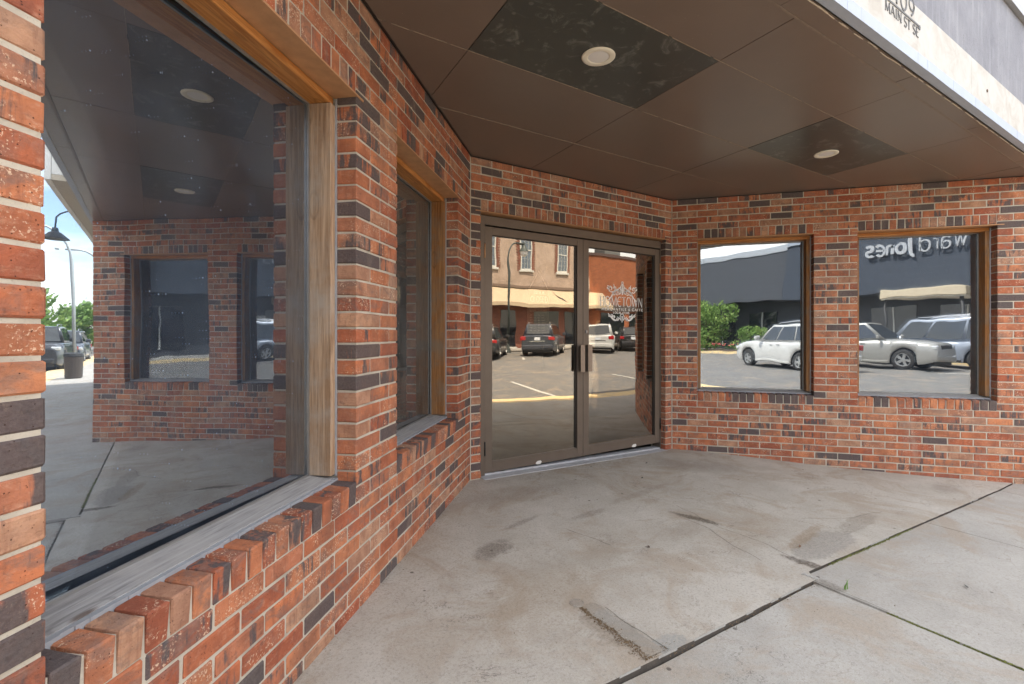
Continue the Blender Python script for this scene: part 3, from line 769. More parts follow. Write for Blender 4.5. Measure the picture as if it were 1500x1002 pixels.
for iy in range(4):
    ya, yb = YS[iy], YS[iy+1]
    for ix in range(len(XS)-1):
        g = .0022
        poly = [(gx(ix, ya)+g, ya+g), (gx(ix+1, ya)-g, ya+g), (gx(ix+1, yb)-g, yb-g), (gx(ix, yb)+g, yb-g)]
        for i in range(4): 
            poly = clip(poly, TR_CCW[i], TR_CCW[(i+1) % 4]) if len(poly) > 2 else poly
        if len(poly) < 3: continue
        ar = abs(sum(poly[i][0]*poly[(i+1) % len(poly)][1]-poly[(i+1) % len(poly)][0]*poly[i][1] for i in range(len(poly))))/2
        if ar < .004: continue
        bm = bmesh.new(); dz = random.uniform(-.0012, .0012)
        prism(bm, [(p[0]-1.2, p[1]+1.2) for p in poly], dz, .012, 'z')
        dk = (ix, iy) in dark_cells
        o = obj('ceiling_panel', bm, M_SOFFIT_DK if dk else M_SOFFIT, soff)
        if dk: o['label'] = 'blackened ceiling panel holding a round downlight'
for iy in (1, 2, 3):       # worn metal edges along the long joints
    y = YS[iy]; xl = y/sn*cs + .02; xr = DOORW - y/sn*cs - .02
    bm = bmesh.new(); n = 220
    for k in range(n):
        if mnoise.noise(Vector((k*.35, iy*9, 0))) > .28: continue
        x0, x1 = xl+(xr-xl)*k/n, xl+(xr-xl)*(k+1)/n
        box(bm, x0-1.2, x1-1.2, y+1.2-.0016, y+1.2+.0016, -.0022, .001)
    q = obj('joint_strip', bm, M_TRIMLINE, soff); q['kind'] = 'stuff'
bm = bmesh.new(); prism(bm, [(p[0]-1.2, p[1]+1.2) for p in TR_CCW], .013, .06, 'z'); obj('backing', bm, M_BLACK, soff)
# dark shadow-gap bead where panels meet the brick
bm = bmesh.new()
def bead(p, q, w=.012):
    d = (Vector(q)-Vector(p)).normalized(); n = Vector((-d.y, d.x))*w
    prism(bm, [(p[0]-1.2, p[1]+1.2), (q[0]-1.2, q[1]+1.2), (q[0]+n.x-1.2, q[1]+n.y+1.2), (p[0]+n.x-1.2, p[1]+n.y+1.2)], -.006, -.0015, 'z')
bead(TR_CCW[3], TR_CCW[0]); bead(TR_CCW[2], TR_CCW[3]); bead(TR_CCW[1], TR_CCW[2])
obj('edge_bead', bm, M_BRONZE_DK, soff)

M_LAMP_TRIM = plain('cream_lamp_trim', (.72, .67, .56), .45, 0, .06, 20)
M_LAMP_LENS = plain('frosted_lamp_lens', (.70, .68, .66), .35, 0, .04, 10)
for (x, y, lb) in ((-.098, -1.640, 'round white downlight in the blackened panel over the door approach, nearer one'), (2.366, -1.598, 'round white downlight in the small dark panel near the right windows')):
    o = empty('recessed_downlight', (x, y, SZ)); tag(o, lb, 'downlight', 'recessed downlights')
    bm = bmesh.new(); lathe(bm, [(.052, .004), (.054, -.006), (.060, -.0075), (.080, -.009), (.0865, -.006), (.087, -.0018)], 48); obj('trim_ring', bm, M_LAMP_TRIM, o, smooth=True)
    bm = bmesh.new(); lathe(bm, [(.054, -.0052), (.03, -.0062), (0, -.0066)], 40); obj('lens', bm, M_LAMP_LENS, o, smooth=True)

# ------------------------------------------------------------------ fascia, its underside and the wall above
FY = -2.50
fb = empty('fascia_board', (1.2, FY, 2.68)); tag(fb, 'weathered white timber fascia board with a raised street address over the entry', 'fascia board')
M_FASCIA = NB('chalky_white_timber'); _b = M_FASCIA; _c = _b.geo()
_n = _b.noise(_c, 6, 6, .65, .8); _g = _b.noise(_b.geo((2, 1, 40)), 2, 4, .6)
_col = _b.mix(_b.step(_n, .35, .75), (.56, .55, .52), (.45, .42, .37)); _col = _b.mix(_b.math('MULTIPLY', _b.step(_g, .62, .72), .3), _col, (.36, .27, .18))
_b.pbsdf(_col, .7, 0, _b.bump(_b.math('ADD', _g, _n), .25, .003), .3); M_FASCIA = _b.m
def fpiece(x0, x1):
    bm = bmesh.new(); box(bm, x0-1.2, x1-1.2, 0, .038, .045, .300, .002); obj('board', bm, M_FASCIA, fb)
fpiece(-2.6, 2.292); fpiece(2.298, 5.4)
bm = bmesh.new()
n = 60
for k in range(n):
    x0 = -3.8 + 8.0*k/n
    box(bm, x0, x0+8.0/n, -.010 + .0015*mnoise.noise(Vector((k*.5, 0, 0))), .036, -.016, .0445)
obj('drip_edge', bm, plain('bluish_drip_metal', (.36, .40, .48), .45, .2, .12, 12), fb)
bm = bmesh.new(); lathe(bm, [(0, .004), (.010, .004), (.011, 0)], 12); bmesh.ops.rotate(bm, verts=bm.verts, matrix=Matrix.Rotation(R(90), 3, 'X'))
obj('knot', bm, plain('knot_hole', (.10, .06, .035), .9), fb, (1.40, -.0, .165))
letters('MAIN ST SE', 1.010-1.2, 1.440-1.2, 2.818-2.68, .050, .0085, M_LETTER, fb, (0, -.001, 0), .09)
letters('109', 1.115-1.2, 1.395-1.2, 2.898-2.68, .095, .014, M_LETTER, fb, (0, -.001, 0), .07, .10, 'numeral')
bm = bmesh.new(); ribbon(bm, [(1.02-1.2, 2.882-2.68), (1.43-1.2, 2.882-2.68)], .010, -.0005, -.002); ribbon(bm, arc(1.445-1.2, 2.876-2.68, .007, .007, 0, 360, 12), .012, -.0005, -.002)
obj('address_rule', bm, M_LETTER, fb, (0, -.001, 0))
# underside board between panels and fascia
us = empty('underside_board', (1.2, -2.43, SZ)); tag(us, 'cracked brown board under the front edge of the canopy', 'board')
for x0, x1 in ((-2.0, -.9), (-.895, .30), (.305, 1.50), (1.505, 2.70), (2.705, 3.9), (3.905, 4.9)):
    lx = lambda x, y: x
    poly = [(x0, -2.455), (x1, -2.455), (x1, -2.372), (x0, -2.372)]
    xl, xr = -2.372/sn*cs+.03, DOORW+2.372/sn*cs-.03
    poly = [(clampf(px, xl-.10 if py < -2.4 else xl, xr+.08 if py < -2.4 else xr), py) for px, py in poly]
    bm = bmesh.new(); prism(bm, [(p[0]-1.2, p[1]+2.43) for p in poly], random.uniform(-.004, -.002), .015, 'z'); obj('plank', bm, M_SOFFIT, us)
bm = bmesh.new(); box(bm, -3.3, 3.5, -.006, .006, -.0035, .012)
bmesh.ops.translate(bm, verts=bm.verts, vec=(0, .065, 0)); obj('edge_moulding', bm, plain('brown_moulding', (.19, .145, .115), .5, 0, .35, 25), us)
bm = bmesh.new(); n = 300
for k in range(n):
    if mnoise.noise(Vector((k*.3, 31, 0))) > .15: continue
    x0 = -3.2 + 6.6*k/n; w = .0016 + .003*abs(mnoise.noise(Vector((k*.4, 2, 0)))); yc = -.028 + .006*mnoise.noise(Vector((k*.13, 5, 0)))
    box(bm, x0, x0+6.6/n, yc-w, yc+w, -.0055, -.003)
q = obj('split_edge', bm, plain('flaking_paint', (.52, .44, .34), .8, 0, .4, 40), us); q['kind'] = 'stuff'
M_STUCCO = NB('grey_stucco'); _b = M_STUCCO; _c = _b.geo()
_n = _b.noise(_c, 3, 6, .65); _f = _b.noise(_c, 55, 4, .7); _s = _b.noise(_b.geo((6, 6, .7)), 3, 4, .6)
_col = _b.ramp(_n, [(.3, (.20, .205, .235)), (.7, (.30, .305, .335))]); _col = _b.mix(_b.math('MULTIPLY', _b.step(_s, .5, .7), .35), _col, (.40, .41, .44))
_col = _b.mix(_b.math('MULTIPLY', _b.step(_f, .60, .72), .6), _col, (.10, .10, .11))
_b.pbsdf(_col, .85, 0, _b.bump(_f, .7, .006), .2); M_STUCCO = _b.m
bl = empty('shop_building', (1.2, 4, 2.98)); tag(bl, 'grey stucco upper storey of the corner shop above the white fascia', 'building')
bm = bmesh.new(); box(bm, -9, 3.2+1.3, FY+.012-4, 8, 0, .64); obj('upper_wall', bm, M_STUCCO, bl)
bm = bmesh.new(); box(bm, -9.05, 4.55, FY-.02-4, 8.05, .641, .70); obj('coping', bm, M_BEAD, bl)
# dark shop interior behind the glass
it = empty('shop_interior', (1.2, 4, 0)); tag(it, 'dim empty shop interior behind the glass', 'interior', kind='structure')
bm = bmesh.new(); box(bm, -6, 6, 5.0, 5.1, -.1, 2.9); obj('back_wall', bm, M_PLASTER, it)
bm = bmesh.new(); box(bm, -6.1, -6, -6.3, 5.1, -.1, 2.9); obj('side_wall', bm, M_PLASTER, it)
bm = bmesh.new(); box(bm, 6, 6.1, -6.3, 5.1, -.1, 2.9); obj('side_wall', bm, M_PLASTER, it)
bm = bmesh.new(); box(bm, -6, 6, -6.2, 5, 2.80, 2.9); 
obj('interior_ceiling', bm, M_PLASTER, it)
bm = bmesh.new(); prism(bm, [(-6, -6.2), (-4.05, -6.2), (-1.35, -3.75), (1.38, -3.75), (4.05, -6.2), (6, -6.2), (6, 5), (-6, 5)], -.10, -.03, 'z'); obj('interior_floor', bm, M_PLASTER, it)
for s in (-1, 1):        # street front either side of the recess
    x0, x1 = (-4.8, -2.27) if s < 0 else (4.66, 7.2)
    o = empty('street_front_wall', ((x0+x1)/2, FY+.1, 0)); tag(o, 'brick street front %s of the recessed entry' % ('left' if s < 0 else 'right'), 'wall', kind='structure')
    bm = bmesh.new(); box(bm, -(x1-x0)/2, (x1-x0)/2, -.07, .1, -.35, 2.66); obj('mortar', bm, M_MORTAR, o)
    bm = bmesh.new(); tl = bm.faces.layers.float.new('tone_mesh'); fl_ = bm.faces.layers.float.new('flash_mesh')
    for j in range(0, 43):
        xx = -(x1-x0)/2 + .01 - (j % 2)*.1
        while xx < (x1-x0)/2 - .1:
            n0 = len(bm.faces); a = max(xx, -(x1-x0)/2); box(bm, a, xx+.194, -.0765, -.06, zj(j+1)+.005, zj(j)-.005); bm.faces.ensure_lookup_table()
            t_, f_ = brick_look(random)
            for f in bm.faces[n0:]: f[tl] = t_; f[fl_] = f_
            xx += .2035
    q = obj('brick_courses', bm, M_BRICK, o); q['kind'] = 'stuff'

# ------------------------------------------------------------------ ground
STAINS = [(-.47, -1.20, .17, .10, .5, .75, (.12, .10, .08), .6), (-.12, -.95, .22, .035, .3, .5, (.14, .12, .1), .7), (.35, -1.05, .20, .05, .1, .5, (.17, .14, .11), .6),
          (.93, -1.46, .20, .050, -1.25, .95, (.09, .07, .05), .5), (.72, -1.55, .30, .10, .4, .45, (.28, .24, .19), .6), (.90, -2.20, .05, .17, .15, .9, (.085, .065, .05), .5), (1.30, -2.09, .42, .12, .12, .6, (.20, .185, .165), .25), (1.30, -1.98, .40, .05, .2, .7, (.25, .185, .12), .5), (1.9, -2.02, .35, .08, .1, .5, (.21, .18, .14), .4),
          (-.9, -.75, .75, .45, .9, .6, (.27, .205, .14), .9), (-.55, -1.75, .55, .30, .4, .5, (.29, .225, .155), .9), (1.0, -1.75, .7, .22, .1, .45, (.29, .23, .165), .9), (.2, -.45, 1.1, .25, 0, .45, (.23, .20, .165), .9), (2.1, -.55, .7, .30, -.6, .5, (.21, .185, .155), .8), (.1, -1.5, .4, .14, .5, .45, (.29, .25, .2), .6),
          (-.42, -2.08, .10, .26, 0, .6, (.17, .125, .08), .5), (-.30, -2.27, .10, .06, 0, .65, (.25, .26, .25), .3), (3.6, -2.0, .3, .12, .2, .5, (.2, .17, .14), .6), (-.42, -.32, .15, .06, .9, .6, (.11, .09, .06), .6), (1.0, -.9, .5, .05, .2, .35, (.22, .18, .14), .5)]
M_ENTRY = concrete_material('worn_entry_concrete', STAINS)
M_WALK = concrete_material('pavement_concrete', [(.74, -2.36, .06, .10, .2, .6, (.13, .105, .08), .5), (2.3, -3.2, .9, .5, .2, .35, (.26, .23, .19), .9), (1.2, -2.9, .6, .3, 1, .3, (.25, .22, .185), .9)], ((.27, .255, .225), (.36, .34, .305), (.43, .41, .37)))
M_ROAD = concrete_material('grey_asphalt', [], ((.090, .088, .084), (.120, .117, .112), (.150, .147, .140)))
M_JOINT = plain('dirt_in_joint', (.028, .024, .018), .95, 0, .4, 40, bump=.6)
def sheet(name, x0, x1, y0, y1, f, m, nx, ny, thick=.08, parent=None, edge=.004, kind='structure', inside=None):
    """slab with a top that follows f(x, y), sides going down, slightly ragged edges"""
    bm = bmesh.new(); g = []
    for i in range(nx+1):
        row = []
        for k in range(ny+1):
            x, y = x0+(x1-x0)*i/nx, y0+(y1-y0)*k/ny
            jx = edge*mnoise.noise(Vector((x*9, y*9, 1.7))) if i in (0, nx) else 0
            jy = edge*mnoise.noise(Vector((x*9, y*9, 5.1))) if k in (0, ny) else 0
            row.append(bm.verts.new((x+jx, y+jy, f(x, y) + .0016*mnoise.noise(Vector((x*2, y*2, 0))))))
        g.append(row)
    for i in range(nx):
        for k in range(ny): bm.faces.new((g[i][k], g[i+1][k], g[i+1][k+1], g[i][k+1])).smooth = True
    rim = [g[i][0] for i in range(nx+1)] + [g[nx][k] for k in range(1, ny+1)] + [g[i][ny] for i in range(nx-1, -1, -1)] + [g[0][k] for k in range(ny-1, 0, -1)]
    rim = [bm.verts.new(v.co) for v in rim]
    low = [bm.verts.new((v.co.x, v.co.y, v.co.z-thick)) for v in rim]
    for a in range(len(rim)):
        b = (a+1) % len(rim); bm.faces.new((rim[a], low[a], low[b], rim[b]))
    o = obj(name, bm, m, parent)
    if parent is None: o['kind'] = kind
    return o
# entry slab follows the splayed walls a little way under the bricks
def entry_slab():
    bm = bmesh.new(); ny, nx = 48, 110; g = []
    for k in range(ny+1):
        y = .20 - (.20+2.24)*k/ny
        wl = (min(y, 0)/sn*cs) - .05; wr = DOORW - min(y, 0)/sn*cs + .05
        row = []
        for i in range(nx+1):
            x = wl + (wr-wl)*i/nx; yy = y
            if k == ny:
                yy += (-.066 if x < .745 else 0) + .0028*mnoise.noise(Vector((x*13, 0, 0))) + (.006*max(0, mnoise.noise(Vector((x*5, 4, 0)))-.15))
            row.append(bm.verts.new((x, yy, gz(x, yy) + .002*mnoise.noise(Vector((x*1.6, y*1.6, 0))))))
        g.append(row)
    for k in range(ny):
        for i in range(nx): bm.faces.new((g[k][i], g[k+1][i], g[k+1][i+1], g[k][i+1])).smooth = True
    edge = [bm.verts.new(v.co) for v in g[ny]]; low = [bm.verts.new((v.co.x, v.co.y+.004, v.co.z-.10)) for v in edge]
    for i in range(nx): bm.faces.new((edge[i], low[i], low[i+1], edge[i+1])).material_index = 1
    o = obj('entry_floor', bm, [M_ENTRY, plain('dirty_slab_edge', (.075, .062, .05), .9, 0, .45, 25, bump=.6)]); o['kind'] = 'structure'; return o
entry_slab()
pv = empty('pavement', (0, 0, 0)); pv['kind'] = 'structure'
wz_r = lambda x, y: gz(x, y) - .003; wz_l = lambda x, y: gz(x, y) - .015*clampf((.75-x)/1.0, .2, 1) - .004
KB = -4.36
xs = [-40, -7.0, -5.4, -3.85, -2.3, -.78, .712]; 
for a, b in zip(xs, xs[1:]): sheet('concrete_slab', a+.005, b-.004, KB, -2.318, wz_l, M_WALK, max(4, int((b-a)*6)) if b-a < 10 else 20, 12, .1, pv, .006)
xs = [.712, 2.35, 4.0, 5.6, 7.2, 14, 24, 60]
for a, b in zip(xs, xs[1:]): sheet('concrete_slab', a+(.008 if a < 1 else .004), b-.004, KB, -2.254, wz_r, M_WALK, max(4, int((b-a)*6)) if b-a < 6 else 20, 12, .1, pv, .005)
bed = bmesh.new()
nb = 60
for a in range(nb):
    x0, x1 = -4 + 12*a/nb, -4 + 12*(a+1)/nb
    bed.faces.new([bed.verts.new((x, y, gz(x, y)-dz-.035)) for x, y, dz in ((x0, -2.40, .035), (x1, -2.40, .035), (x1, -2.20, .03), (x0, -2.20, .03))])
for a in range(16):
    y0, y1 = -4.36+2.1*a/16, -4.36+2.1*(a+1)/16
    bed.faces.new([bed.verts.new((x, y, gz(x, y)-.034)) for x, y in ((.69, y0), (.735, y0), (.735, y1), (.69, y1))])
obj('joint_bed', bed, M_JOINT, pv)
# kerb with worn yellow paint, road, far pavement
M_YELLOW = NB('worn_yellow_kerb'); _b = M_YELLOW; _n = _b.noise(_b.geo(), 5, 6, .7)
_b.pbsdf(_b.mix(_b.step(_n, .38, .72), (.72, .52, .24), (.46, .40, .30)), .8); M_YELLOW = _b.m
kb = empty('kerb', (0, KB, 0)); kb['kind'] = 'structure'
for a in range(-20, 24):
    x0, x1 = a*3.0+.006, a*3.0+2.994
    bm = bmesh.new(); n = 6
    for q in range(n):
        xa, xb = x0+(x1-x0)*q/n, x0+(x1-x0)*(q+1)/n
        vs = [[bm.verts.new((x, y, z)) for y, z in ((-.004, wz_l(x, KB)-.002), (-.72, wz_l(x, KB)-.012), (-.74, wz_l(x, KB)-.03), (-.75, rz(x, -5)-.05), (-.004, rz(x, -5)-.05))] for x in (xa, xb)]
        for e in range(5): bm.faces.new((vs[0][e], vs[0][(e+1) % 5], vs[1][(e+1) % 5], vs[1][e]))
    obj('kerb_stone', bm, M_YELLOW, kb)
sheet('road', -90, 90, -60, KB-.73, rz, M_ROAD, 60, 20, .1, edge=0)
sheet('ground', -700, 700, -700, 700, lambda x, y: -.75, plain('far_ground', (.12, .14, .07), .9, 0, .3, .05), 8, 8, .5, edge=0)

# ---------------------------------------------------------------- wear and litter on the ground
def on_ground(x, y, d=0): return (x, y, gz(x, y)+d)
# filled trench running from the cleanout to the joint: a sunk strip of rough mortar, crumbs lying along its broken side
tr = empty('filled_trench', on_ground(-.40, -2.08)); tag(tr, 'rough mortar filled trench in the entry concrete, crumbs along its broken edge', 'trench')
bm = bmesh.new(); n = 26; L_ = []; 
for k in range(n+1):
    y = -1.905 - .385*k/n; a = -.428 + .016*mnoise.noise(Vector((y*17, 0, 0))); b = -.360 + .007*mnoise.noise(Vector((y*14, 3, 0))) + .012*k/n
    L_.append([bm.verts.new((xx+.40, y+2.08, gz(xx, y)-gz(-.40, -2.08)+h)) for xx, h in ((a, .0012), (a+.006, .0035+.002*mnoise.noise(Vector((y*40, 1, 0)))), ((a+b)/2, .0028), (b-.006, .0040), (b, .0012))])
for p, q in zip(L_, L_[1:]):
    for k in range(4): bm.faces.new((p[k], p[k+1], q[k+1], q[k])).smooth = True
obj('mortar_fill', bm, concrete_material('trench_mortar', [], ((.23, .205, .17), (.31, .285, .245), (.38, .355, .315))), tr)
M_CRUMB = plain('earth_crumbs', (.17, .115, .065), .95, 0, .5, 60)
def crumbs(bm, x, y, s, rnd, org):
    r = [Vector((rnd.uniform(-1, 1), rnd.uniform(-1, 1), rnd.uniform(-.4, .7))).normalized()*s*rnd.uniform(.6, 1.2) for _ in range(5)]
    o = Vector(on_ground(x, y, s*.4)) - Vector(org); vs = [bm.verts.new(o+q) for q in r]
    for a, b_, c_ in ((0, 1, 2), (0, 2, 3), (0, 3, 4), (0, 4, 1), (1, 2, 4), (2, 3, 4)):
        bm.faces.new((vs[a], vs[b_], vs[c_]))
rnd = random.Random(21)
bm = bmesh.new()
for k in range(900):
    t = rnd.random(); y = -1.90 - .40*t; x = -.436 + .012*mnoise.noise(Vector((y*14, 0, 0))) + rnd.gauss(0, .006 + .012*t); crumbs(bm, x, y, rnd.uniform(.0014, .0048), rnd, tr.location)
for k in range(160): crumbs(bm, rnd.gauss(-.38, .035), -2.275+rnd.gauss(0, .012), rnd.uniform(.0014, .004), rnd, tr.location)
q = obj('crumbs', bm, M_CRUMB, tr); q['kind'] = 'stuff'
cl = empty('drain_cleanout', on_ground(-.427, -1.862)); tag(cl, 'small round cleanout cap set in the concrete at the trench end', 'drain cap')
bm = bmesh.new(); lathe(bm, [(0, .0035), (.026, .003), (.028, .001), (.030, .0035), (.034, .003), (.035, -.004)], 26); obj('cap', bm, concrete_material('cap_grey', [], ((.22, .20, .175), (.28, .26, .23), (.33, .31, .28))), cl)
# loose dirt, grit and bits along the joints and in the corners
bm = bmesh.new(); org = (0, 0, 0)
for k in range(1500):
    x = rnd.uniform(-.7, 4.0); y = -2.25 - (.066 if x < .745 else 0) + rnd.gauss(0, .010)
    if mnoise.noise(Vector((x*3, 7, 0))) > -.05: crumbs(bm, x, y, rnd.uniform(.001, .004), rnd, (0, 0, .006))
for k in range(260):
    u = rnd.random(); 
    if rnd.random() < .5: s_ = rnd.uniform(.02, 2.9); x, y = DOORW + cs*s_ - sn*rnd.expovariate(60), -sn*s_ - cs*rnd.expovariate(60)
    else: s_ = rnd.uniform(.02, 2.2); x, y = -cs*s_ + sn*rnd.expovariate(60), -sn*s_ - cs*rnd.expovariate(60)
    crumbs(bm, x, y, rnd.uniform(.0012, .004), rnd, (0, 0, 0))
for k in range(150):
    x, y = rnd.uniform(-.8, 3.0), rnd.uniform(-2.9, -.1); crumbs(bm, x, y, rnd.uniform(.0012, .0045), rnd, (0, 0, 0))
q = obj('loose_grit', bm, M_CRUMB); q['kind'] = 'stuff'
bm = bmesh.new()
for k in range(900):      # a thin crumbling line of old white sealant on the slab edge
    x = -.75 + 4.85*k/900; on = mnoise.noise(Vector((x*2.2, 11, 0)))
    if x > .75 and (on < .16 or mnoise.noise(Vector((x*17, 3, 0))) < -.15): continue
    if x <= .75 and mnoise.noise(Vector((x*5, 8, 0))) < .0: continue
    y = -2.241 - (.066 if x < .745 else 0) + .0012*mnoise.noise(Vector((x*40, 0, 0))); w = (.0007 if x < .75 else .0014)*(1+.8*mnoise.noise(Vector((x*23, 0, 4)))); z = gz(x, y)+.001
    box(bm, x-.0029, x+.0029, y-w, y+w, z-.006, z+.0018+.001*rnd.random())
for k in range(30):       # lump of sealant round the jog
    t = k/29; x, y = .752 + .006*rnd.gauss(0, 1), -2.240 - .068*t; box(bm, x-.004, x+.006, y-.003, y+.003, gz(x, y)-.004, gz(x, y)+.004)
q = obj('old_sealant', bm, plain('white_sealant', (.36, .345, .315), .85, 0, .35, 60)); q['kind'] = 'stuff'
# moss in the joint between the pavement slabs and along the slab edge
M_MOSS = plain('moss', (.13, .14, .03), .95, 0, .5, 60, bump=.8)
bm = bmesh.new()
for k in range(2600):
    if rnd.random() < .6: y = rnd.uniform(-4.3, -2.62); x = .714 + rnd.gauss(0, .0032)
    else: x = rnd.uniform(1.0, 2.1); y = -2.252 + rnd.gauss(0, .004)
    crumbs(bm, x, y, rnd.uniform(.002, .0065), rnd, (0, 0, .006 if x > .8 else .009))
q = obj('moss', bm, M_MOSS); q['kind'] = 'stuff'
# hairline cracks, a millimetre or two across
def gpts(pts): return pts
bm = bmesh.new()
for pts in (((1.02, -1.22), (.99, -1.40), (.93, -1.62), (.95, -1.90), (.90, -2.10), (.885, -2.24)), ((.86, -1.36), (.84, -1.62), (.74, -1.86), (.70, -2.05)), ((.06, -1.18), (.10, -1.36), (.13, -1.50)), ((-.34, -1.95), (-.345, -2.12), (-.335, -2.30)), ((1.6, -1.8), (1.9, -1.95), (2.3, -2.0)), ((.72, -2.31), (.728, -2.45), (.718, -2.62))):
    for (xa, ya), (xb, yb) in zip(pts, pts[1:]):
        n = 14; prev = None
        for k in range(n+1):
            t = k/n; x = xa+(xb-xa)*t; y = ya+(yb-ya)*t; x += .012*mnoise.noise(Vector((x*9, y*9, 0))); y += .012*mnoise.noise(Vector((x*9, y*9, 5)))
            w = .0009 + .0010*abs(mnoise.noise(Vector((x*20, y*20, 2)))); d = Vector((yb-ya, xa-xb, 0)).normalized()*w; c_ = Vector(on_ground(x, y, .0024))
            q = (bm.verts.new(c_-d), bm.verts.new(c_+d))
            if prev: bm.faces.new((prev[0], prev[1], q[1], q[0]))
            prev = q
q = obj('hairline_cracks', bm, M_JOINT); q['kind'] = 'stuff'
M_BLADE = plain('grass_blade', (.12, .24, .04), .6, 0, .3, 30)
def tuft(x, y, n, h, label):
    root = empty('grass_tuft', on_ground(x, y, -.005)); tag(root, label, 'grass tuft')
    for k in range(n):
        a = rnd.uniform(0, 6.28); l = h*rnd.uniform(.6, 1.1); bm = bmesh.new(); d = Vector((math.cos(a), math.sin(a), 0))*l*rnd.uniform(.15, .6); w = Vector((-math.sin(a), math.cos(a), 0))*.0022
        b0 = Vector((rnd.gauss(0, .006), rnd.gauss(0, .006), 0)); p = [b0, b0+d*.35+Vector((0, 0, l*.6)), b0+d+Vector((0, 0, l*.9))]
        v = [bm.verts.new(q) for q in (p[0]-w, p[0]+w, p[1]+w*.8, p[1]-w*.8, p[2])]; bm.faces.new(v[:4]); bm.faces.new((v[3], v[2], v[4])); obj('blade', bm, M_BLADE, root)
tuft(.775, -2.43, 5, .055, 'tiny grass tuft in the pavement joint by the slab corner')
tuft(4.50, -2.30, 9, .05, 'grass tuft at the foot of the right wall end')
# a few fallen scraps
for k, (x, y, rz_, c_) in enumerate(((1.09, -2.05, .3, (.16, .09, .05)), (.30, -1.62, 1.0, (.10, .07, .05)), (1.35, -2.72, .7, (.06, .055, .05)), (1.12, -2.98, 2.0, (.05, .045, .04)), (1.32, -.62, .4, (.05, .045, .04)), (1.72, -.30, .2, (.05, .045, .04)))):
    root = empty('fallen_leaf', on_ground(x, y, .003), rz_); tag(root, ['curled brown leaf on the entry concrete near the long joint', 'small brown leaf scrap in the middle of the entry concrete', 'dark leaf scrap on the big pavement slab nearer the joint', 'dark leaf scrap near the front edge of the photo', 'black leaf scrap before the door threshold', 'black leaf scrap right of the doors near the brick corner'][k], 'leaf')
    bm = bmesh.new(); pts = [(-.018, 0, .002), (-.006, .006, .004), (.010, .005, .007), (.018, 0, .003), (.008, -.006, .001), (-.008, -.005, .002)]
    c0 = bm.verts.new((0, 0, .001)); vs = [bm.verts.new(p) for p in pts]
    for a in range(6): bm.faces.new((c0, vs[a], vs[(a+1) % 6]))
    obj('blade', bm, plain('dead_leaf', c_, .8, 0, .3, 60), root)

# ================================================================== the street the glass looks out on
def paint(name, col, metal=.0, rough=.28): return plain(name, col, rough, metal, .03, 4, coat=.6)
M_PEARL = paint('white_car_paint', (.50, .495, .47)); M_SILVER = paint('silver_car_paint', (.36, .35, .32), .35, .32)
M_NAVY = paint('dark_car_paint', (.035, .040, .052)); M_BLACKP = paint('black_car_paint', (.018, .018, .02)); M_VAN = paint('grey_blue_car_paint', (.30, .33, .38), .3, .3)
M_CGLASS = plain('tinted_car_glass', (.018, .022, .024), .03, 0, .02, 3, coat=.5, spec=.9)
M_TYRE = plain('tyre_rubber', (.022, .021, .020), .85, 0, .2, 20); M_RIM = plain('alloy_rim', (.45, .45, .44), .35, .6, .08, 12)
M_TAIL = plain('red_lamp', (.35, .012, .015), .12, 0, .1, 8, coat=.5); M_LAMP = plain('clear_lamp', (.62, .63, .63), .1, .3, .1, 12, coat=.6)
M_TRIM = plain('black_plastic', (.022, .022, .022), .6, 0, .1, 10); M_CHROME = plain('chrome', (.62, .62, .62), .12, 1, .03, 5)
M_PLATE = plain('number_plate', (.60, .62, .64), .5, 0, .1, 10)

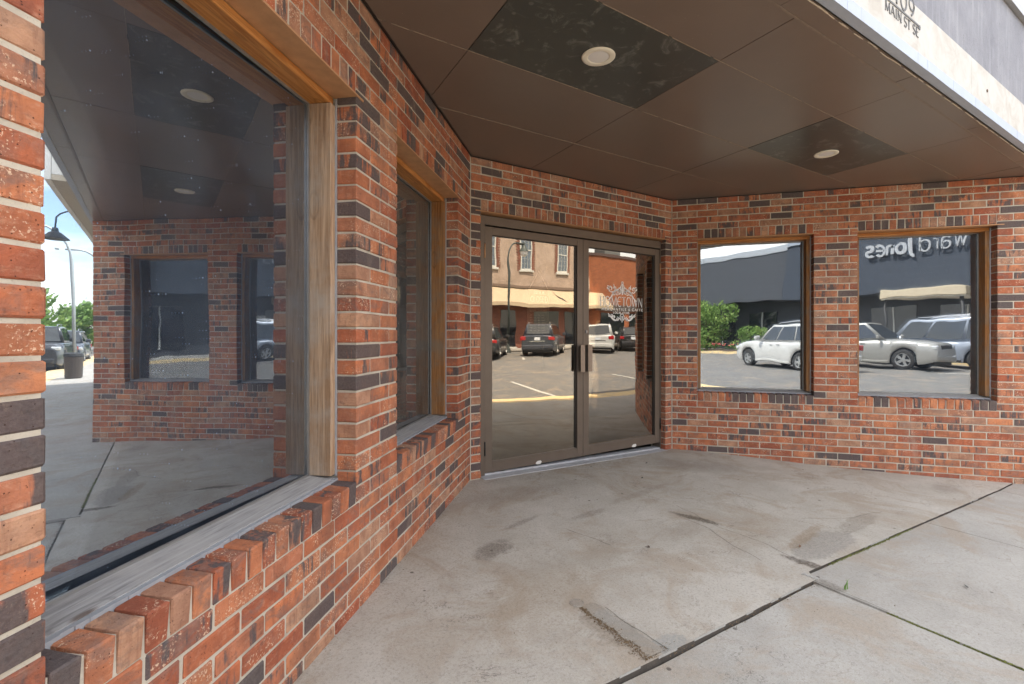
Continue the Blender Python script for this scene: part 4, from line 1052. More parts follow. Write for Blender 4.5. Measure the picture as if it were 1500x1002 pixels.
def make_car(label, cat, paintm, L=4.7, W=1.88, H=1.72, loc=(0, 0, 0), heading=0, wr=.36, hood=1.02, belt=1.04, gh=(.95, .30, -1.75, -2.22), tail=1.0, clear=.24, rails=True, glassm=None, splits=(.36, .68), group=None, lower=None):
    root = empty('parked_car', loc, heading); tag(root, label, cat, group)
    xf, xr = L*.305, -L*.285; rA = wr+.065
    st = {round(-L/2 + L*k/34, 4) for k in range(35)} | {round(-L/2+.03, 4), round(L/2-.03, 4), round(L/2-.08, 4)}
    for xw in (xf, xr):
        st = {s for s in st if abs(abs(s-xw)-rA) > .03}
        for k in range(9): st.add(round(xw + rA*math.cos(math.pi*k/8), 4))
        st |= {round(xw-rA-.012, 4), round(xw+rA+.012, 4)}
    st = sorted(st)
    def zlow(x):
        z = clear + .10*max(0, (abs(x)-(L/2-.5))/.5)**2
        for xw in (xf, xr):
            if abs(x-xw) <= rA+1e-6: z = max(z, wr + math.sqrt(max(0, rA*rA-(x-xw)**2)))
        return z
    def ztop(x):
        a, d = gh[0], gh[3]
        if x > a:
            t = (x-a)/(L/2-a); z = belt + (hood-.13-belt)*t**1.6
            return z - .16*clampf((t-.90)/.10, 0, 1)**2
        if x < d: 
            t = (d-x)/(d+L/2+1e-6); return belt + (tail-belt)*t - .10*clampf((t-.6)/.4, 0, 1)**2
        return belt
    def hw(x):
        t = clampf((abs(x)-(L/2-.75))/.75, 0, 1); return W/2*(1-.13*t**2.2)
    lv = [0, .10, .30, .55, .78, .92, 1.0]; wf = [.955, .985, 1.0, .995, .975, .93, .80]
    bm = bmesh.new(); rings = []
    for x in st:
        zl, zt, w = zlow(x), ztop(x), hw(x)
        half = [(w*f_, zl+(zt-zl)*l_) for l_, f_ in zip(lv, wf)]
        ring = [bm.verts.new((x, y, z)) for y, z in half] + [bm.verts.new((x, 0, zt+.022))] + [bm.verts.new((x, -y, z)) for y, z in reversed(half)]
        rings.append(ring)
    for a, b in zip(rings, rings[1:]):
        for k in range(len(a)-1):
            bm.faces.new((a[k], b[k], b[k+1], a[k+1])).smooth = True
    bm.faces.new(rings[0]); bm.faces.new(rings[-1])
    obj('body', bm, paintm, root)
    bm = bmesh.new(); box(bm, -L/2+.12, L/2-.12, -W/2+.25, W/2-.25, clear-.02, .80); obj('underbody', bm, M_TRIM, root)
    # cabin
    wb, wt = W/2*.885, W/2*.70; z0, z1 = belt-.03, H-.05
    c = [Vector((gh[0], wb, z0)), Vector((gh[0], -wb, z0)), Vector((gh[3], -wb, z0)), Vector((gh[3], wb, z0)),
         Vector((gh[1], wt, z1)), Vector((gh[1], -wt, z1)), Vector((gh[2], -wt, z1)), Vector((gh[2], wt, z1))]
    bm = bmesh.new(); v = [bm.verts.new(p) for p in c]
    for q in ((0, 1, 2, 3), (4, 7, 6, 5), (0, 4, 5, 1), (3, 2, 6, 7), (0, 3, 7, 4), (1, 5, 6, 2)): bm.faces.new([v[k] for k in q])
    m4 = bm.verts.new(((gh[1]+gh[2])/2, 0, H+.0)); top = [f for f in bm.faces if all(w_.co.z > z1-.001 for w_ in f.verts)][0]
    tv = list(top.verts); bm.faces.remove(top)
    for k in range(4): bm.faces.new((tv[k], tv[(k+1) % 4], m4))
    bmesh.ops.recalc_face_normals(bm, faces=bm.faces)
    es = [e for e in bm.edges if min(w_.co.z for w_ in e.verts) > z1-.01 and m4 not in e.verts or (abs(e.verts[0].co.z-e.verts[1].co.z) > .2 and m4 not in e.verts)]
    bmesh.ops.bevel(bm, geom=es, offset=.055, segments=3, affect='EDGES', profile=.6)
    for f in bm.faces: f.smooth = True
    obj('cabin', bm, paintm, root)
    def pane(name, q, u0, u1, v0, v1, off=.006, skew=(0, 0), m=glassm or M_CGLASS):
        """quad on a cabin face; q = base-left, base-right, top-right, top-left"""
        n = (q[1]-q[0]).cross(q[3]-q[0]).normalized()
        cen = (q[0]+q[1]+q[2]+q[3])/4
        if n.dot(cen-Vector((0, 0, z0*.8+.2))) < 0: n = -n
        P = lambda u, v: (q[0]*(1-u)+q[1]*u)*(1-v) + (q[3]*(1-u)+q[2]*u)*v
        bm = bmesh.new(); pts = [P(u0, v0), P(u1, v0), P(u1+skew[1], v1), P(u0+skew[0], v1)]
        a = [bm.verts.new(p+n*off) for p in pts]; b = [bm.verts.new(p-n*.012) for p in pts]
        bm.faces.new(a)
        for k in range(4): bm.faces.new((a[k], a[(k+1) % 4], b[(k+1) % 4], b[k]))
        return obj(name, bm, m, root)
    pane('windscreen', [c[0], c[1], c[5], c[4]], .06, .94, .10, .93)
    pane('rear_window', [c[2], c[3], c[7], c[6]], .10, .90, .16, .90)
    for s in (0, 1):
        q = [c[3], c[0], c[4], c[7]] if s == 0 else [c[2], c[1], c[5], c[6]]
        e = [.04, splits[0], splits[1], .955]
        for k in range(3): pane('side_window', q, e[k]+.012, e[k+1]-.012, .12, .88)
    for s in (-1, 1):
        for x0, x1 in ((xr+rA+.03, (xf+xr)/2-.12), ((xf+xr)/2-.11, xf-rA+.02)):       # door skins, a hair proud, with handles
            bm = bmesh.new(); y = s*W/2
            box(bm, x1-.30, x1-.12, min(y*.985, y*1.012), max(y*.985, y*1.012), belt-.16, belt-.125, .006) if x1 < 0 else box(bm, x0+.10, x0+.28, min(y*.985, y*1.012), max(y*.985, y*1.012), belt-.16, belt-.125, .006)
            obj('door_handle', bm, paintm, root)
        bm = bmesh.new(); y = s*W/2; box(bm, xr+rA+.05, xf-rA-.05, min(y*.97, y*1.008), max(y*.97, y*1.008), clear+.02, clear+.10, .01); obj('sill_trim', bm, lower or M_TRIM, root)
        bm = bmesh.new(); ym = s*(W/2+.09); box(bm, gh[0]-.28, gh[0]-.16, ym-.10, ym+.10, belt+.02, belt+.19, .035); obj('wing_mirror', bm, paintm, root)
        bm = bmesh.new(); yy = s*W/2*.80; box(bm, L/2-.26, L/2-.03, yy-.17, yy+.10, hood-.34, hood-.20, .03); obj('headlight', bm, M_LAMP, root)
        bm = bmesh.new(); yy = s*W/2*.80; box(bm, -L/2-.012, -L/2+.16, yy-.17, yy+.13, tail-.25, tail-.08, .025); obj('tail_light', bm, M_TAIL, root)
        if rails:
            bm = bmesh.new(); tube(bm, [(gh[1]-.15, s*wt*.86, H-.02), (gh[1]-.30, s*wt*.86, H+.045), (gh[2]+.30, s*wt*.86, H+.045), (gh[2]+.15, s*wt*.86, H-.02)], .018, 6); obj('roof_rail', bm, M_CHROME, root)
        for xw in (xf, xr):
            w = empty('wheel', (xw, s*(W/2-.115), wr), 0, root)
            bm = bmesh.new(); prof = [(wr*.64, -.10), (wr*.93, -.11), (wr, -.075), (wr, .075), (wr*.93, .11), (wr*.64, .10)]
            lathe(bm, prof, 28); bmesh.ops.rotate(bm, verts=bm.verts, matrix=Matrix.Rotation(R(90), 3, 'X')); obj('tyre', bm, M_TYRE, w, smooth=True)
            bm = bmesh.new(); lathe(bm, [(0, .03), (wr*.6, .03)], 24, mi=1); lathe(bm, [(wr*.57, .04), (wr*.585, .095), (wr*.65, .10), (wr*.65, .02)], 28); lathe(bm, [(0, .09), (.06, .085), (.07, .05)], 14)
            for k in range(5):
                a = 2*math.pi*k/5; ca, sa = math.cos(a), math.sin(a); pr = [(.04, -.035), (wr*.6, -.05), (wr*.6, .05), (.04, .035)]
                prism(bm, [(p*ca-q*sa, p*sa+q*ca) for p, q in pr], .06, .085, 'z')
            bmesh.ops.rotate(bm, verts=bm.verts, matrix=Matrix.Rotation(R(-90*s), 3, 'X')); obj('rim', bm, [M_RIM, M_TRIM], w)
    bm = bmesh.new(); box(bm, L/2-.10, L/2+.035, -W/2*.82, W/2*.82, .34, .56, .05); obj('front_bumper', bm, lower or paintm, root)
    bm = bmesh.new(); box(bm, L/2-.08, L/2+.012, -W/2*.50, W/2*.50, hood-.36, hood-.20, .02); obj('grille', bm, M_TRIM, root)
    bm = bmesh.new(); box(bm, -L/2-.045, -L/2+.12, -W/2*.86, W/2*.86, .36, .60, .05); obj('rear_bumper', bm, lower or paintm, root)
    bm = bmesh.new(); box(bm, -L/2-.016, -L/2+.05, -.45, .45, tail-.33, tail-.30, .004); obj('tailgate_trim', bm, M_CHROME, root)
    bm = bmesh.new(); box(bm, -L/2-.018, -L/2+.03, -.16, .16, tail-.27, tail-.12, .004); obj('number_plate', bm, M_PLATE, root)
    return root

def road_at(x, y): return rz(x, y)
nose = math.atan2(-.78, .62)
def P(x, y): return (x, y, road_at(x, y))
c_dark = make_car('dark suv parked nose-in across the street under the torn awning, tail towards the shop', 'car', M_NAVY, 4.75, 1.92, 1.70, P(14.65, -19.1), R(-45), tail=1.06)
c_white = make_car('white suv parked nose-in across the street before the orange brick building', 'car', M_PEARL, 4.7, 1.90, 1.72, P(19.5, -19.8), R(-46), tail=1.06)
make_car('black car parked nose-in right of the white suv across the street', 'car', M_BLACKP, 4.6, 1.86, 1.55, P(23.3, -20.9), nose, hood=.95, belt=.95, tail=.98)
make_car('black car parked nose-in left of the lamp post across the street', 'car', M_BLACKP, 4.6, 1.86, 1.60, P(10.55, -18.6), nose, hood=.98, belt=.98, tail=1.0)
make_car('white suv in the road facing away from the corner, beside the green bush', 'car', M_PEARL, 4.4, 1.84, 1.74, (-5.38, -13.57, road_at(-8, -16)), R(180+14), wr=.335, lower=M_PEARL, gh=(.92, .25, -1.55, -2.0))
make_car('silver suv standing in the road before the dark building with white sign letters', 'car', M_SILVER, 4.85, 1.92, 1.84, (-4.55, -17.1, road_at(-3, -14)), R(-5), rails=False, hood=1.10, belt=1.12, wr=.38, gh=(.90, .10, -1.75, -2.25), lower=M_SILVER)
make_car('grey blue people carrier behind the silver suv', 'van', M_VAN, 5.2, 1.98, 2.0, (-3.6, -20.3, road_at(-4, -19)), R(178), gh=(1.55, .75, -2.15, -2.5), belt=1.05)
make_car('dark pickup style car parked along the kerb facing the shop', 'car', M_BLACKP, 5.3, 1.98, 1.85, P(25.0, -5.75), R(180), hood=1.20, belt=1.16, wr=.40, gh=(.85, .35, -1.2, -1.6))
make_car('dark car parked along the kerb behind the dark pickup style car', 'car', M_NAVY, 4.7, 1.88, 1.70, P(32.0, -5.75), R(180))

# parking bay lines and the far kerb
M_LINE = plain('worn_road_paint', (.52, .50, .45), .8, 0, .3, 14)
for k in range(-3, 9):
    x0 = 1.2 + 4.3*k
    if -8 < x0 < 36:
        bm = bmesh.new(); a, b = Vector((x0+5.6, -15.9)), Vector((x0+9.4, -21.9)); d = (b-a).normalized(); n = Vector((-d.y, d.x))*.055
        bm.faces.new([bm.verts.new((q.x, q.y, rz(q.x, q.y)+.006)) for q in (a+n, a-n, b-n, b+n)]); o = obj('bay_line', bm, M_LINE); o['kind'] = 'structure'
for k in range(5):
    x0 = 1.0 + 4.2*k
    bm = bmesh.new(); a, b = Vector((x0+.9, -9.0)), Vector((x0, -5.6)); d = (b-a).normalized(); n = Vector((-d.y, d.x))*.055
    bm.faces.new([bm.verts.new((q.x, q.y, rz(q.x, q.y)+.006)) for q in (a+n, a-n, b-n, b+n)]); o = obj('bay_line', bm, M_LINE); o['kind'] = 'structure'
fk = empty('far_kerb', (0, -22.4, 0)); fk['kind'] = 'structure'
for a in range(-14, 20):
    bm = bmesh.new(); x0, x1 = a*3.0+.006, a*3.0+2.994
    vs = [[bm.verts.new((x, y, z)) for y, z in ((.075, rz(x, 0)-.05), (.07, rz(x, 0)+.15), (-.08, rz(x, 0)+.16), (-.08, rz(x, 0)-.05))] for x in (x0, x1)]
    for e in range(4): bm.faces.new((vs[0][e], vs[0][(e+1) % 4], vs[1][(e+1) % 4], vs[1][e]))
    obj('kerb_stone', bm, M_YELLOW, fk)
sheet('far_pavement', -30, 60, -26.5, -22.49, lambda x, y: rz(x, y)+.155, M_WALK, 30, 6, .1, edge=0)

# ---------------------------------------------------------------- buildings across the street
def stucco(name, col, col2, scale=1.2):
    b = NB(name); c = b.geo(); n = b.noise(c, scale, 6, .65, .8); f = b.noise(c, 22, 4, .7); cr = b.step(b.math('ABSOLUTE', b.math('SUBTRACT', b.noise(c, 1.1, 6, .7, 1.6), .5)), .016, .003)
    colr = b.mix(b.step(n, .3, .7), col, col2); colr = b.mix(b.math('MULTIPLY', cr, .45), colr, tuple(x*.4 for x in col))
    b.pbsdf(colr, .9, 0, b.bump(b.math('ADD', f, n), .5, .03), .2); return b.m
M_TAN = stucco('tan_stucco', (.42, .325, .26), (.32, .24, .185))
def courses(name, c1, c2, mort, bw=.24, bh=.085):
    b = NB(name); t = b.n('TexCoord'); mp = b.n('Mapping'); mp.inputs['Rotation'].default_value = (R(90), 0, 0); g = b.n('NewGeometry'); b.l(g.outputs['Position'], mp.inputs[0])
    k = b.n('TexBrick'); b.l(mp.outputs[0], k.inputs['Vector']); k.inputs['Color1'].default_value = (*c1, 1); k.inputs['Color2'].default_value = (*c2, 1); k.inputs['Mortar'].default_value = (*mort, 1)
    k.inputs['Scale'].default_value = 1; k.inputs['Brick Width'].default_value = bw; k.inputs['Row Height'].default_value = bh; k.inputs['Mortar Size'].default_value = .008
    n = b.noise(b.geo(), 1.5, 5, .65); col = b.mix(b.math('MULTIPLY', b.step(n, .35, .7), .4), k.outputs['Color'], tuple(x*.55 for x in c1))
    b.pbsdf(col, .85, 0, b.bump(k.outputs['Fac'], -.4, .01), .2); return b.m
M_ORANGE = courses('orange_brick_courses', (.39, .128, .055), (.30, .095, .045), (.24, .13, .08))
M_REDB = courses('red_brick_courses', (.24, .075, .045), (.17, .055, .04), (.24, .19, .15))
M_DARKGL = plain('dark_shop_glass', (.015, .018, .022), .04, 0, .1, 2, spec=.7)
M_AWN = plain('tan_awning_canvas', (.43, .335, .225), .85, 0, .10, 3, bump=.2)
M_WFRAME = plain('white_window_frame', (.50, .49, .45), .5, 0, .06, 8)
M_SKYGL = plain('pale_window_glass', (.10, .12, .14), .05, 0, .2, 2, spec=1.0)
tb = empty('tan_building', (16, -25, 0)); tag(tb, 'two storey tan stucco building with brick edged sash windows across the street', 'building')
def part(name, x0, x1, y0, y1, z0, z1, m, root, bev=0):
    bm = bmesh.new(); r = root.location; box(bm, x0-r.x, x1-r.x, y0-r.y, y1-r.y, z0-r.z, z1-r.z, bev); return obj(name, bm, m, root)
part('upper_wall', 5, 23.15, -36, -25, 3.3, 10.2, M_TAN, tb)
part('lower_wall', 5, 23.15, -36, -25.004, -.3, 3.299, M_REDB, tb)
part('ledge', 5, 23.2, -25.0, -24.88, 4.36, 4.55, plain('brown_ledge', (.16, .11, .08), .8), tb)
part('corner_stones', 22.75, 23.17, -25.06, -24.97, 4.4, 10.2, plain('cream_corner_stone', (.60, .52, .40), .8, 0, .3, 3), tb)
for xc in (7.6, 11.2, 14.45, 17.32, 20.52):
    f = empty('window', (xc-16, 0, 5.7), 0, tb)
    z0, z1 = 0, 2.75; hw_ = .47
    bm = bmesh.new()
    for a, b_, c_, d_ in ((-hw_, hw_, -.02, .10), (-hw_, hw_, z1-.08, z1), (-hw_, -hw_+.08, .1, z1-.08), (hw_-.08, hw_, .1, z1-.08), (-hw_+.08, hw_-.08, z1/2-.035, z1/2+.035)): box(bm, a, b_, -.05, .05, c_, d_)
    obj('frame', bm, M_WFRAME, f)
    bm = bmesh.new()
    for k in (-1, 1): box(bm, k*.13-.006, k*.13+.006, -.02, .03, .1, z1-.08)
    for k in (.48, .86, 1.80, 2.18): box(bm, -hw_+.08, hw_-.08, -.02, .028, k-.006, k+.006)
    o = obj('muntins', bm, M_WFRAME, f); o['kind'] = 'stuff'
    bm = bmesh.new(); box(bm, -hw_+.06, hw_-.06, -.03, .005, .05, z1-.05); obj('pane', bm, M_SKYGL, f)
    bm = bmesh.new(); box(bm, -hw_-.12, hw_+.12, -.02, .14, -.16, -.022, .01); obj('sill', bm, M_WFRAME, f)
    bm = bmesh.new()
    for k in range(34):
        z = -.05 + k*.085; e = .16 if k % 2 else .28
        for s in (-1, 1): box(bm, min(s*(hw_+.01), s*(hw_+e)), max(s*(hw_+.01), s*(hw_+e)), -.02, .02+.012*(k % 3), z, z+.072)
    o = obj('brick_quoins', bm, M_REDB, f); o['kind'] = 'stuff'
aw = empty('torn_awning', (16, -25, 3.1)); tag(aw, 'long tan canvas awning with a dark tear, on the tan building', 'awning')
bm = bmesh.new(); prism(bm, [(.02, 1.24), (1.35, .16), (1.35, -.10), (1.33, -.10), (1.33, .14), (.02, 1.20)], -9, 8.4, 'x'); obj('canvas', bm, M_AWN, aw)
bm = bmesh.new(); prism(bm, [(.02, 1.24), (1.35, .16), (1.35, -.10), (.02, -.10)], 8.401, 8.42, 'x'); obj('end_panel', bm, M_AWN, aw)
bm = bmesh.new(); sl = Vector((0, 1.33, -1.08)).normalized(); nn = Vector((0, 1.08, 1.33)).normalized()
tear = [(3.45, .16), (3.62, .5), (4.05, 1.05), (4.25, 1.5), (3.95, 1.2), (3.65, .85)]
bm.faces.new([bm.verts.new(Vector((x, .02, 1.24)) + sl*d + nn*.008) for x, d in tear]); obj('tear', bm, M_BLACK, aw)
for k, (x0, x1) in enumerate(((6.2, 8.6), (9.4, 11.0), (12.4, 14.0), (15.2, 16.4), (18.0, 20.2), (20.8, 22.4))):
    f = empty('shop_front', ((x0+x1)/2-16, 0, 0), 0, tb); w = (x1-x0)/2
    bm = bmesh.new(); box(bm, -w, w, -.02, .03, .35, 2.75); obj('pane', bm, M_DARKGL, f)
    bm = bmesh.new(); box(bm, -w-.08, w+.08, -.02, .10, .22, .34); obj('sill', bm, M_WFRAME, f)
ob = empty('orange_brick_building', (32, -25.4, 0)); tag(ob, 'sunlit orange brick building with a dark parapet across the street', 'building')
part('wall', 23.3, 42, -38, -25.4, -.3, 7.30, M_ORANGE, ob)
part('parapet_cap', 23.25, 42.05, -38.05, -25.32, 7.302, 7.52, plain('dark_parapet', (.10, .06, .05), .8), ob)
part('chimney', 27.3, 29.0, -29, -27.6, 7.53, 8.6, plain('grey_rooftop_unit', (.16, .16, .15), .7), ob)
part('sign_band', 24.0, 41, -25.39, -25.25, 2.95, 3.5, plain('dark_sign_band', (.09, .07, .06), .7), ob)
for k in range(5):
    part('shop_window', 24.6+3.2*k, 27.2+3.2*k, -25.398, -25.34, .5, 2.8, M_DARKGL, ob)
    part('sill', 24.5+3.2*k, 27.3+3.2*k, -25.398, -25.27, .36, .498, M_WFRAME, ob)
eb = empty('dark_shingled_building', (-9, -25.6, 0)); tag(eb, 'long dark shingled building with white sign letters down the street', 'building')
def shingle(name, col):
    b = NB(name); g = b.geo(); w = b.n('TexWave', wave_type='BANDS', bands_direction='Z', wave_profile='SAW'); b.l(g, w.inputs['Vector']); w.inputs['Scale'].default_value = 1.1; w.inputs['Distortion'].default_value = .6; w.inputs['Detail'].default_value = 3
    n = b.noise(b.geo((3, 3, .6)), 3, 5, .65)
    b.pbsdf(b.mix(n, tuple(x*.75 for x in col), tuple(x*1.3 for x in col)), .8, 0, b.bump(w.outputs['Fac'], .6, .04), .3); return b.m
M_SHING = shingle('charcoal_shingle', (.050, .054, .062)); M_SHING2 = shingle('blue_black_shingle', (.038, .046, .060))
part('core_wall', -60, 4.7, -36, -26.4, -.2, 6.4, plain('dark_shopfront', (.045, .047, .052), .7, 0, .2, 3), eb)
def mansard(x0, x1, m, zt=6.55, yb=.75, zb=3.35):
    bm = bmesh.new(); prism(bm, [(yb, zb), (.15, zt), (-.9, zt), (-.9, zb)], x0+9, x1+9, 'x'); obj('mansard', bm, m, eb)
mansard(-60, -13.9, M_SHING); mansard(-13.88, 4.7, M_SHING2, 6.70)
part('parapet_cap', -60.05, -13.9, -26.5, -25.40, 6.56, 6.95, plain('pale_parapet_metal', (.33, .35, .38), .5, 0, .06, 3), eb)
part('parapet_cap', -13.88, 4.75, -26.5, -25.36, 6.71, 6.98, M_VAN, eb)
for k, x in enumerate((-24.5, -21, -17.5, -12.6, -9.4, -6.2, -3.2, .2)):
    part('shop_window', x, x+2.2, -26.398, -26.33, .3, 2.7, M_DARKGL, eb); part('mullion', x+1.06, x+1.14, -26.325, -26.28, .3, 2.7, M_WFRAME, eb)
part('door_panel', -4.2, -3.5, -26.397, -26.34, 0, 2.3, M_WFRAME, eb)
cn_ = empty('flat_canopy', (-5.9, -25, 2.95)); tag(cn_, 'flat tan canopy over the entrance of the dark shingled building', 'canopy')
bm = bmesh.new(); box(bm, -1.75, 1.75, -.9, 1.3, .05, .42, .02); obj('canopy_slab', bm, plain('tan_canopy', (.48, .40, .28), .7), cn_)
bm = bmesh.new(); box(bm, -1.7, 1.7, -.85, 1.25, 0, .048); obj('canopy_soffit', bm, plain('pale_canopy_soffit', (.62, .57, .47), .7), cn_)
for s in (-1, 1):
    bm = bmesh.new(); tube(bm, [(s*1.55, 1.1, -3.05), (s*1.55, 1.1, .0)], .06, 8); obj('post', bm, M_TRIM, cn_)
# sign letters, reading along -X because they face the shop; leaning with the mansard
sl_ = empty('sign_lettering', (-2.35, -25.02, 5.38), R(180)); tag(sl_, 'white shop sign letters fixed to the dark shingled slope', 'sign')
M_SIGN = plain('white_sign_letter', (.36, .37, .39), .5, 0, .04)
LW = .97
def letter(ch, x, h, wt, sf):
    bm = bmesh.new(); a = text_strokes(bm, ch, x, 0, h, wt, LW, .02, sf, .02, -.04); obj('letter', bm, M_SIGN, sl_); return a
xx = 0
for ch in 'Edward': xx = letter(ch, xx, .86, .085, .05)
xx += .03
for ch in 'Jongs': xx = letter(ch, xx, .86, .17, 0)
sl_.location.x = -9.0 + xx

# ---------------------------------------------------------------- street furniture
M_POST = plain('dark_green_iron', (.045, .055, .05), .5, .2, .1, 10); M_GALV = plain('pale_lamp_steel', (.40, .42, .42), .5, .3, .1, 6)
def gooseneck(loc, h, reach, side, label, m, r=.07, shade=True):
    root = empty('street_lamp', loc); tag(root, label, 'street lamp')
    bm = bmesh.new(); lathe(bm, [(r*2.4, 0), (r*2.4, .12), (r*1.5, .3), (r*1.15, .5), (r*1.05, .52)], 14); obj('base', bm, m, root, smooth=True)
    pts = [(0, 0, .3), (0, 0, h*.45), (0, 0, h-reach*.9)] + [(side[0]*reach*(1-math.cos(a))*.62, side[1]*reach*(1-math.cos(a))*.62, h-reach*.9+math.sin(a)*reach*.9) for a in [math.pi*.5*k/6 for k in range(1, 7)]]
    e = pts[-1]; pts += [(e[0]+side[0]*reach*.4, e[1]+side[1]*reach*.4, e[2]-.04)]
    bm = bmesh.new(); tube(bm, pts, [r]*3+[r*.7]*(len(pts)-3), 10); obj('pole', bm, m, root)
    e = pts[-1]
    if shade:
        bm = bmesh.new(); lathe(bm, [(.05, .12), (.07, -.05), (.16, -.22), (.26, -.34), (.27, -.36), (.0, -.34)], 18, e); obj('lamp_shade', bm, m, root)
        bm = bmesh.new(); lathe(bm, [(.22, -.36), (.20, -.52), (.10, -.60), (0, -.62)], 18, e); obj('globe', bm, M_LAMP_LENS, root, smooth=True)
    else:
        bm = bmesh.new(); box(bm, e[0]-.12+side[0]*.3, e[0]+.12+side[0]*.3, e[1]-.1+side[1]*.35, e[1]+.1+side[1]*.35, e[2]-.07, e[2]+.05, .03); obj('lamp_head', bm, m, root)
    return root
gooseneck((13.5, -21.2, rz(12, -21)), 6.55, 1.3, (.92, -.1), 'dark street lamp with a curved neck in front of the torn awning', M_POST, .075)
gooseneck((24.2, -4.6, rz(17, 0)+.15), 5.8, 1.6, (-.2, -.98), 'pale curved street lamp on the kerb near the dark pickup style car', M_GALV, .062, False)
gooseneck((38, -4.6, rz(30, 0)+.15), 6.6, 1.6, (-.2, -.98), 'pale curved street lamp farther down the kerb', M_GALV, .085, False)
# flag on a slanted staff at the awning
fl = empty('flag', (11.05, -23.4, 2.2)); tag(fl, 'small striped flag on a slanted staff below the awning', 'flag')
bm = bmesh.new(); tube(bm, [(.5, -1.2, -.55), (-.05, .1, 1.45)], .014, 6); obj('staff', bm, M_WFRAME, fl)
cols = [plain('flag_red', (.42, .04, .05), .8), plain('flag_white', (.7, .68, .65), .8), plain('flag_blue', (.05, .07, .22), .8)]
bm = bmesh.new()
for k in range(9):
    for q in range(8):
        u0, u1, v0, v1 = k/9, (k+1)/9, q/8, (q+1)/8
        pt = lambda u, v: (.05+.42*u-.12*v+.03*math.sin(v*7), .12+.05*math.sin(u*6+v*4), 1.3-.95*v-.25*u)
        f = bm.faces.new([bm.verts.new(pt(*p)) for p in ((u0, v0), (u1, v0), (u1, v1), (u0, v1))]); f.material_index = 2 if (k < 5 and q < 3) else (k % 2)
obj('cloth', bm, cols, fl)
# litter bin on the pavement beyond the corner
lb = empty('litter_bin', (17.0, -3.9, gz(6, -3.7)+.0)); tag(lb, 'dark slatted litter bin by the kerb down the street', 'litter bin')
bm = bmesh.new(); lathe(bm, [(.17, 0), (.21, .02), (.22, .4), (.23, .70), (.21, .71), (.17, .6)], 20); obj('drum', bm, plain('brown_bin_metal', (.06, .045, .035), .6), lb)
bm = bmesh.new(); lathe(bm, [(.24, .712), (.22, .80), (.10, .83), (.08, .80)], 20); obj('lid', bm, M_TRIM, lb)

# neighbour with a white canopy and a gooseneck wall lamp
nbd = empty('neighbour_building', (8, -2.4, 0)); tag(nbd, 'neighbouring shop with a white boxed canopy and ribbed metal above', 'building')
M_RIB = NB('ribbed_metal'); _w = M_RIB.n('TexWave', wave_type='BANDS', bands_direction='X'); M_RIB.l(M_RIB.geo(), _w.inputs['Vector']); _w.inputs['Scale'].default_value = 1.3
M_RIB.pbsdf(M_RIB.mix(M_RIB.step(_w.outputs['Fac'], .7, .9), (.40, .45, .52), (.22, .25, .30)), .5, .2); M_RIB = M_RIB.m
part('wall', 7.3, 14, -2.30, 6, -.4, 4.6, plain('neighbour_wall', (.40, .36, .31), .8, 0, .15, 2), nbd)
part('ribbed_front', 5.2, 14, -2.60, -2.32, 4.12, 5.6, M_RIB, nbd)
part('canopy_face', 5.2, 14, -2.98, -2.92, 3.25, 4.10, M_WHITE, nbd)
part('canopy_top', 5.2, 14, -2.915, -2.32, 4.03, 4.10, M_WHITE, nbd)
part('canopy_soffit', 5.2, 14, -2.915, -2.32, 3.25, 3.32, plain('tan_canopy_soffit', (.50, .43, .33), .7), nbd)
part('canopy_end', 5.2, 5.25, -2.915, -2.32, 3.325, 4.025, M_WHITE, nbd)
wl = empty('wall_lamp', (12.2, -2.985, 3.72)); tag(wl, 'black gooseneck lamp on the white canopy face next door', 'lamp')
bm = bmesh.new(); tube(bm, [(0, .01, .1)] + [(0, -.35+.35*math.cos(a), .15+.30*math.sin(a)) for a in [math.pi*k/9 for k in range(1, 9)]] + [(0, -.70, -.05)], .018, 7); obj('arm', bm, M_TRIM, wl)
bm = bmesh.new(); lathe(bm, [(.05, .0), (.07, -.10), (.11, -.12), (.24, -.26), (.25, -.28), (0, -.25)], 20, (0, -.70, -.02)); obj('lamp_shade', bm, M_TRIM, wl)

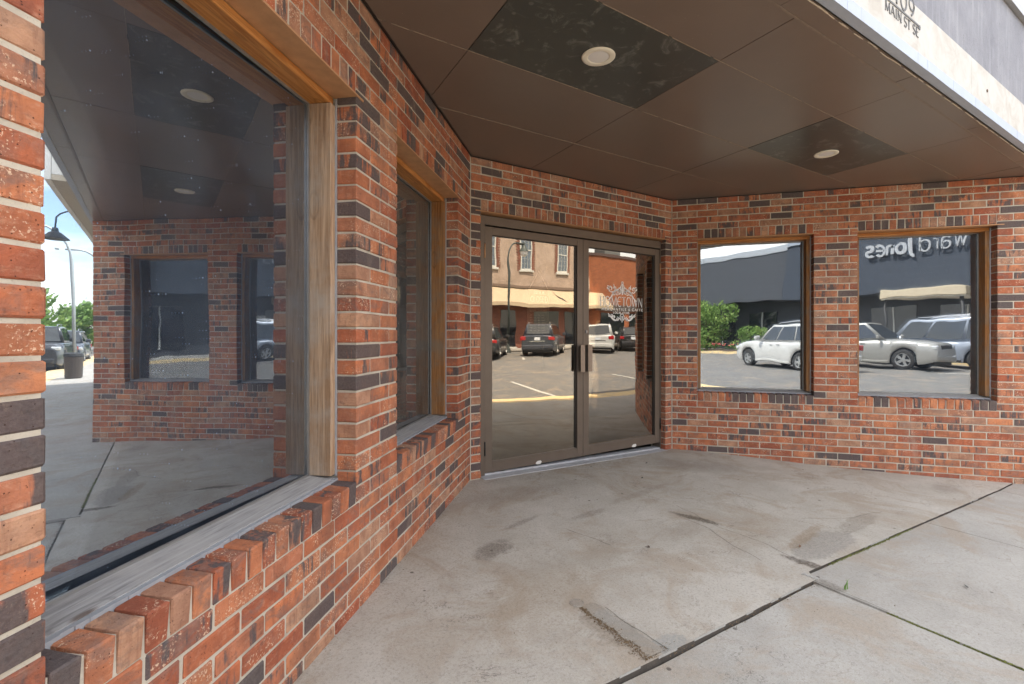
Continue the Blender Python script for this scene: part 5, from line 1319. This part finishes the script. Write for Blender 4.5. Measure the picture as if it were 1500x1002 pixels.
# ---------------------------------------------------------------- planting
def leaf_material(name, a, b_, c_):
    b = NB(name); t = b.attr('shade_leaf', 'GEOMETRY')
    col = b.ramp(t, [(0, a), (.5, b_), (1, c_)]); pb = b.pbsdf(col, .6, 0, None, .3)
    pb.inputs['Transmission Weight'].default_value = 0
    tl = b.n('BsdfTranslucent'); b.l(col, tl.inputs[0]); m = b.n('MixShader'); m.inputs[0].default_value = .3; b.l(pb.outputs[0], m.inputs[1]); b.l(tl.outputs[0], m.inputs[2]); b.l(m.outputs[0], b.out.inputs[0]); return b.m
M_LEAF = leaf_material('bright_leaf', (.075, .14, .025), (.16, .27, .06), (.30, .40, .11)); M_LEAF_DK = leaf_material('deep_leaf', (.035, .075, .02), (.075, .14, .035), (.14, .22, .06))
M_BARK = plain('bark', (.10, .07, .05), .9, 0, .3, 8)
def leaves(bm, centre, rad, n, size, rnd, lay=None):
    for _ in range(n):
        while True:
            p = Vector((rnd.uniform(-1, 1), rnd.uniform(-1, 1), rnd.uniform(-1, 1)))
            if .25 < p.length < 1: break
        p = p.normalized()*(p.length**.5); p = Vector((p.x*rad[0], p.y*rad[1], p.z*rad[2]))
        q = centre + p*(.85+.35*mnoise.noise(p*1.3+centre)); s = size*rnd.uniform(.6, 1.3)
        d = Vector((rnd.uniform(-1, 1), rnd.uniform(-1, 1), rnd.uniform(-.6, 1))).normalized(); u = d.orthogonal().normalized(); v = d.cross(u)
        f = bm.faces.new([bm.verts.new(q+u*s), bm.verts.new(q+v*s*.5), bm.verts.new(q-u*s), bm.verts.new(q-v*s*.5)])
        if lay is not None: f[lay] = clampf(.5 + .5*mnoise.noise(q*1.1) + rnd.uniform(-.3, .3), 0, 1)
def tree(label, x, y, z, h, r, m, rnd, n=900, size=.22, name='tree', trunk_h=.4, group=None):
    root = empty(name, (x, y, z)); tag(root, label, 'tree' if name == 'tree' else 'bush', group)
    bm = bmesh.new(); tube(bm, [(0, 0, -.1), (.05*r, .03*r, h*.3), (.02, -.04*r, h*.6)], [.06*h*.5, .04*h*.5, .02*h*.5], 7)
    for k in range(6):
        a = k*2.4; z0 = h*(.25+.06*k); tube(bm, [(.03*r, 0, z0), (r*.35*math.cos(a), r*.35*math.sin(a), z0+h*.16), (r*.6*math.cos(a), r*.6*math.sin(a), z0+h*.22)], [.018*h, .01*h, .004*h], 5)
    obj('trunk', bm, M_BARK, root)
    bm = bmesh.new(); lay = bm.faces.layers.float.new('shade_leaf'); k_ = 9
    for k in range(k_):
        a = k*2.4; rr = r*.55*math.sqrt((k+.5)/k_); zz = h*(trunk_h + (1-trunk_h)*.5) + (1-trunk_h)*h*.36*math.sin(k*1.7)
        leaves(bm, Vector((rr*math.cos(a), rr*math.sin(a), zz)), (r*.5, r*.5, (1-trunk_h)*h*.26), n//k_, size, rnd, lay)
    o = obj('crown', bm, m, root); return root
rnd = random.Random(8)
tree('broad green bush in front of the dark shingled building', -18.9, -23.6, 0, 3.3, 2.6, M_LEAF, rnd, 3200, .12, 'bush', .05)
tree('low green bush between the broad bush and the white suv', -15.4, -23.9, 0, 1.6, 1.5, M_LEAF, rnd, 1400, .10, 'bush', .05)
tree('rounded green bush far down the dark shingled building', -23.2, -23.4, 0, 3.0, 2.0, M_LEAF_DK, rnd, 1800, .12, 'bush', .05)
bm = bmesh.new(); lay = bm.faces.layers.float.new('shade_leaf')
for k in range(60):
    c_ = Vector((rnd.uniform(-21.5, -14.8), -22.95+rnd.uniform(-.25, .25), .28)); leaves(bm, c_, (.18, .18, .12), 14, .05, rnd, lay)
fo = obj('flower_bed_foliage', bm, M_LEAF_DK); fo['kind'] = 'stuff'
bm = bmesh.new()
for k in range(70):
    x, y, z = rnd.uniform(-21.5, -14.8), -22.85+rnd.uniform(-.25, .25), rnd.uniform(.34, .5)
    lathe(bm, [(0, -.05), (.06, 0), (0, .05)], 6, (x, y, z))
fo = obj('pink_flowers', bm, plain('pink_petal', (.62, .16, .14), .6)); fo['kind'] = 'stuff'
sheet('planting_bed', -26, -13.9, -24.8, -22.55, lambda x, y: rz(x, y)+.20, plain('bark_mulch', (.10, .065, .045), .95, 0, .4, 20, bump=.5), 12, 4, .2, edge=0)
spots = [(44, -9.5, 6.4, 3.3), (47, -3.0, 5.0, 3.0), (50, -14, 5.6, 3.4), (52, 1.5, 5.2, 3.2), (55, -7, 5.6, 3.4), (58, -20, 6.2, 3.8), (60, -1.5, 5.4, 3.4), (63, -12, 6.0, 3.6), (66, 6, 6.2, 3.8)]
kinds = ['tall thin tree nearest the kerb in the far row', 'bushy bright tree behind the parked dark cars', 'rounded tree left of the lamp posts, far off', 'bright tree at the end of the pavement', 'full green tree in the middle of the far row', 'large tree beyond the far side of the road', 'pale green tree behind the pavement end', 'wide tree towards the end of the road', 'tall spreading tree behind the neighbouring shop']
for (x, y, h, r), lb_ in zip(spots, kinds): tree(lb_, x, y, -.3, h*.74, r*.9, M_LEAF if rnd.random() < .6 else M_LEAF_DK, rnd, 1500, .26, trunk_h=.10 if h < 6 else .25, group='trees at the end of the street')
for x, y, h in ((-46, -12, 9), (-52, -26, 8), (-44, 3, 8.5), (45, -34, 9)):
    tree('dark leafy tree at the far end of the street beyond the %s' % ('dark shingled building' if x < 0 else 'orange brick building') if y < -20 else ('dark leafy tree standing by itself up the road' if y < 0 else 'dark leafy tree beside the road behind the shop'), x, y, -.3, h, 4.2, M_LEAF_DK, rnd, 1400, .3, trunk_h=.2)
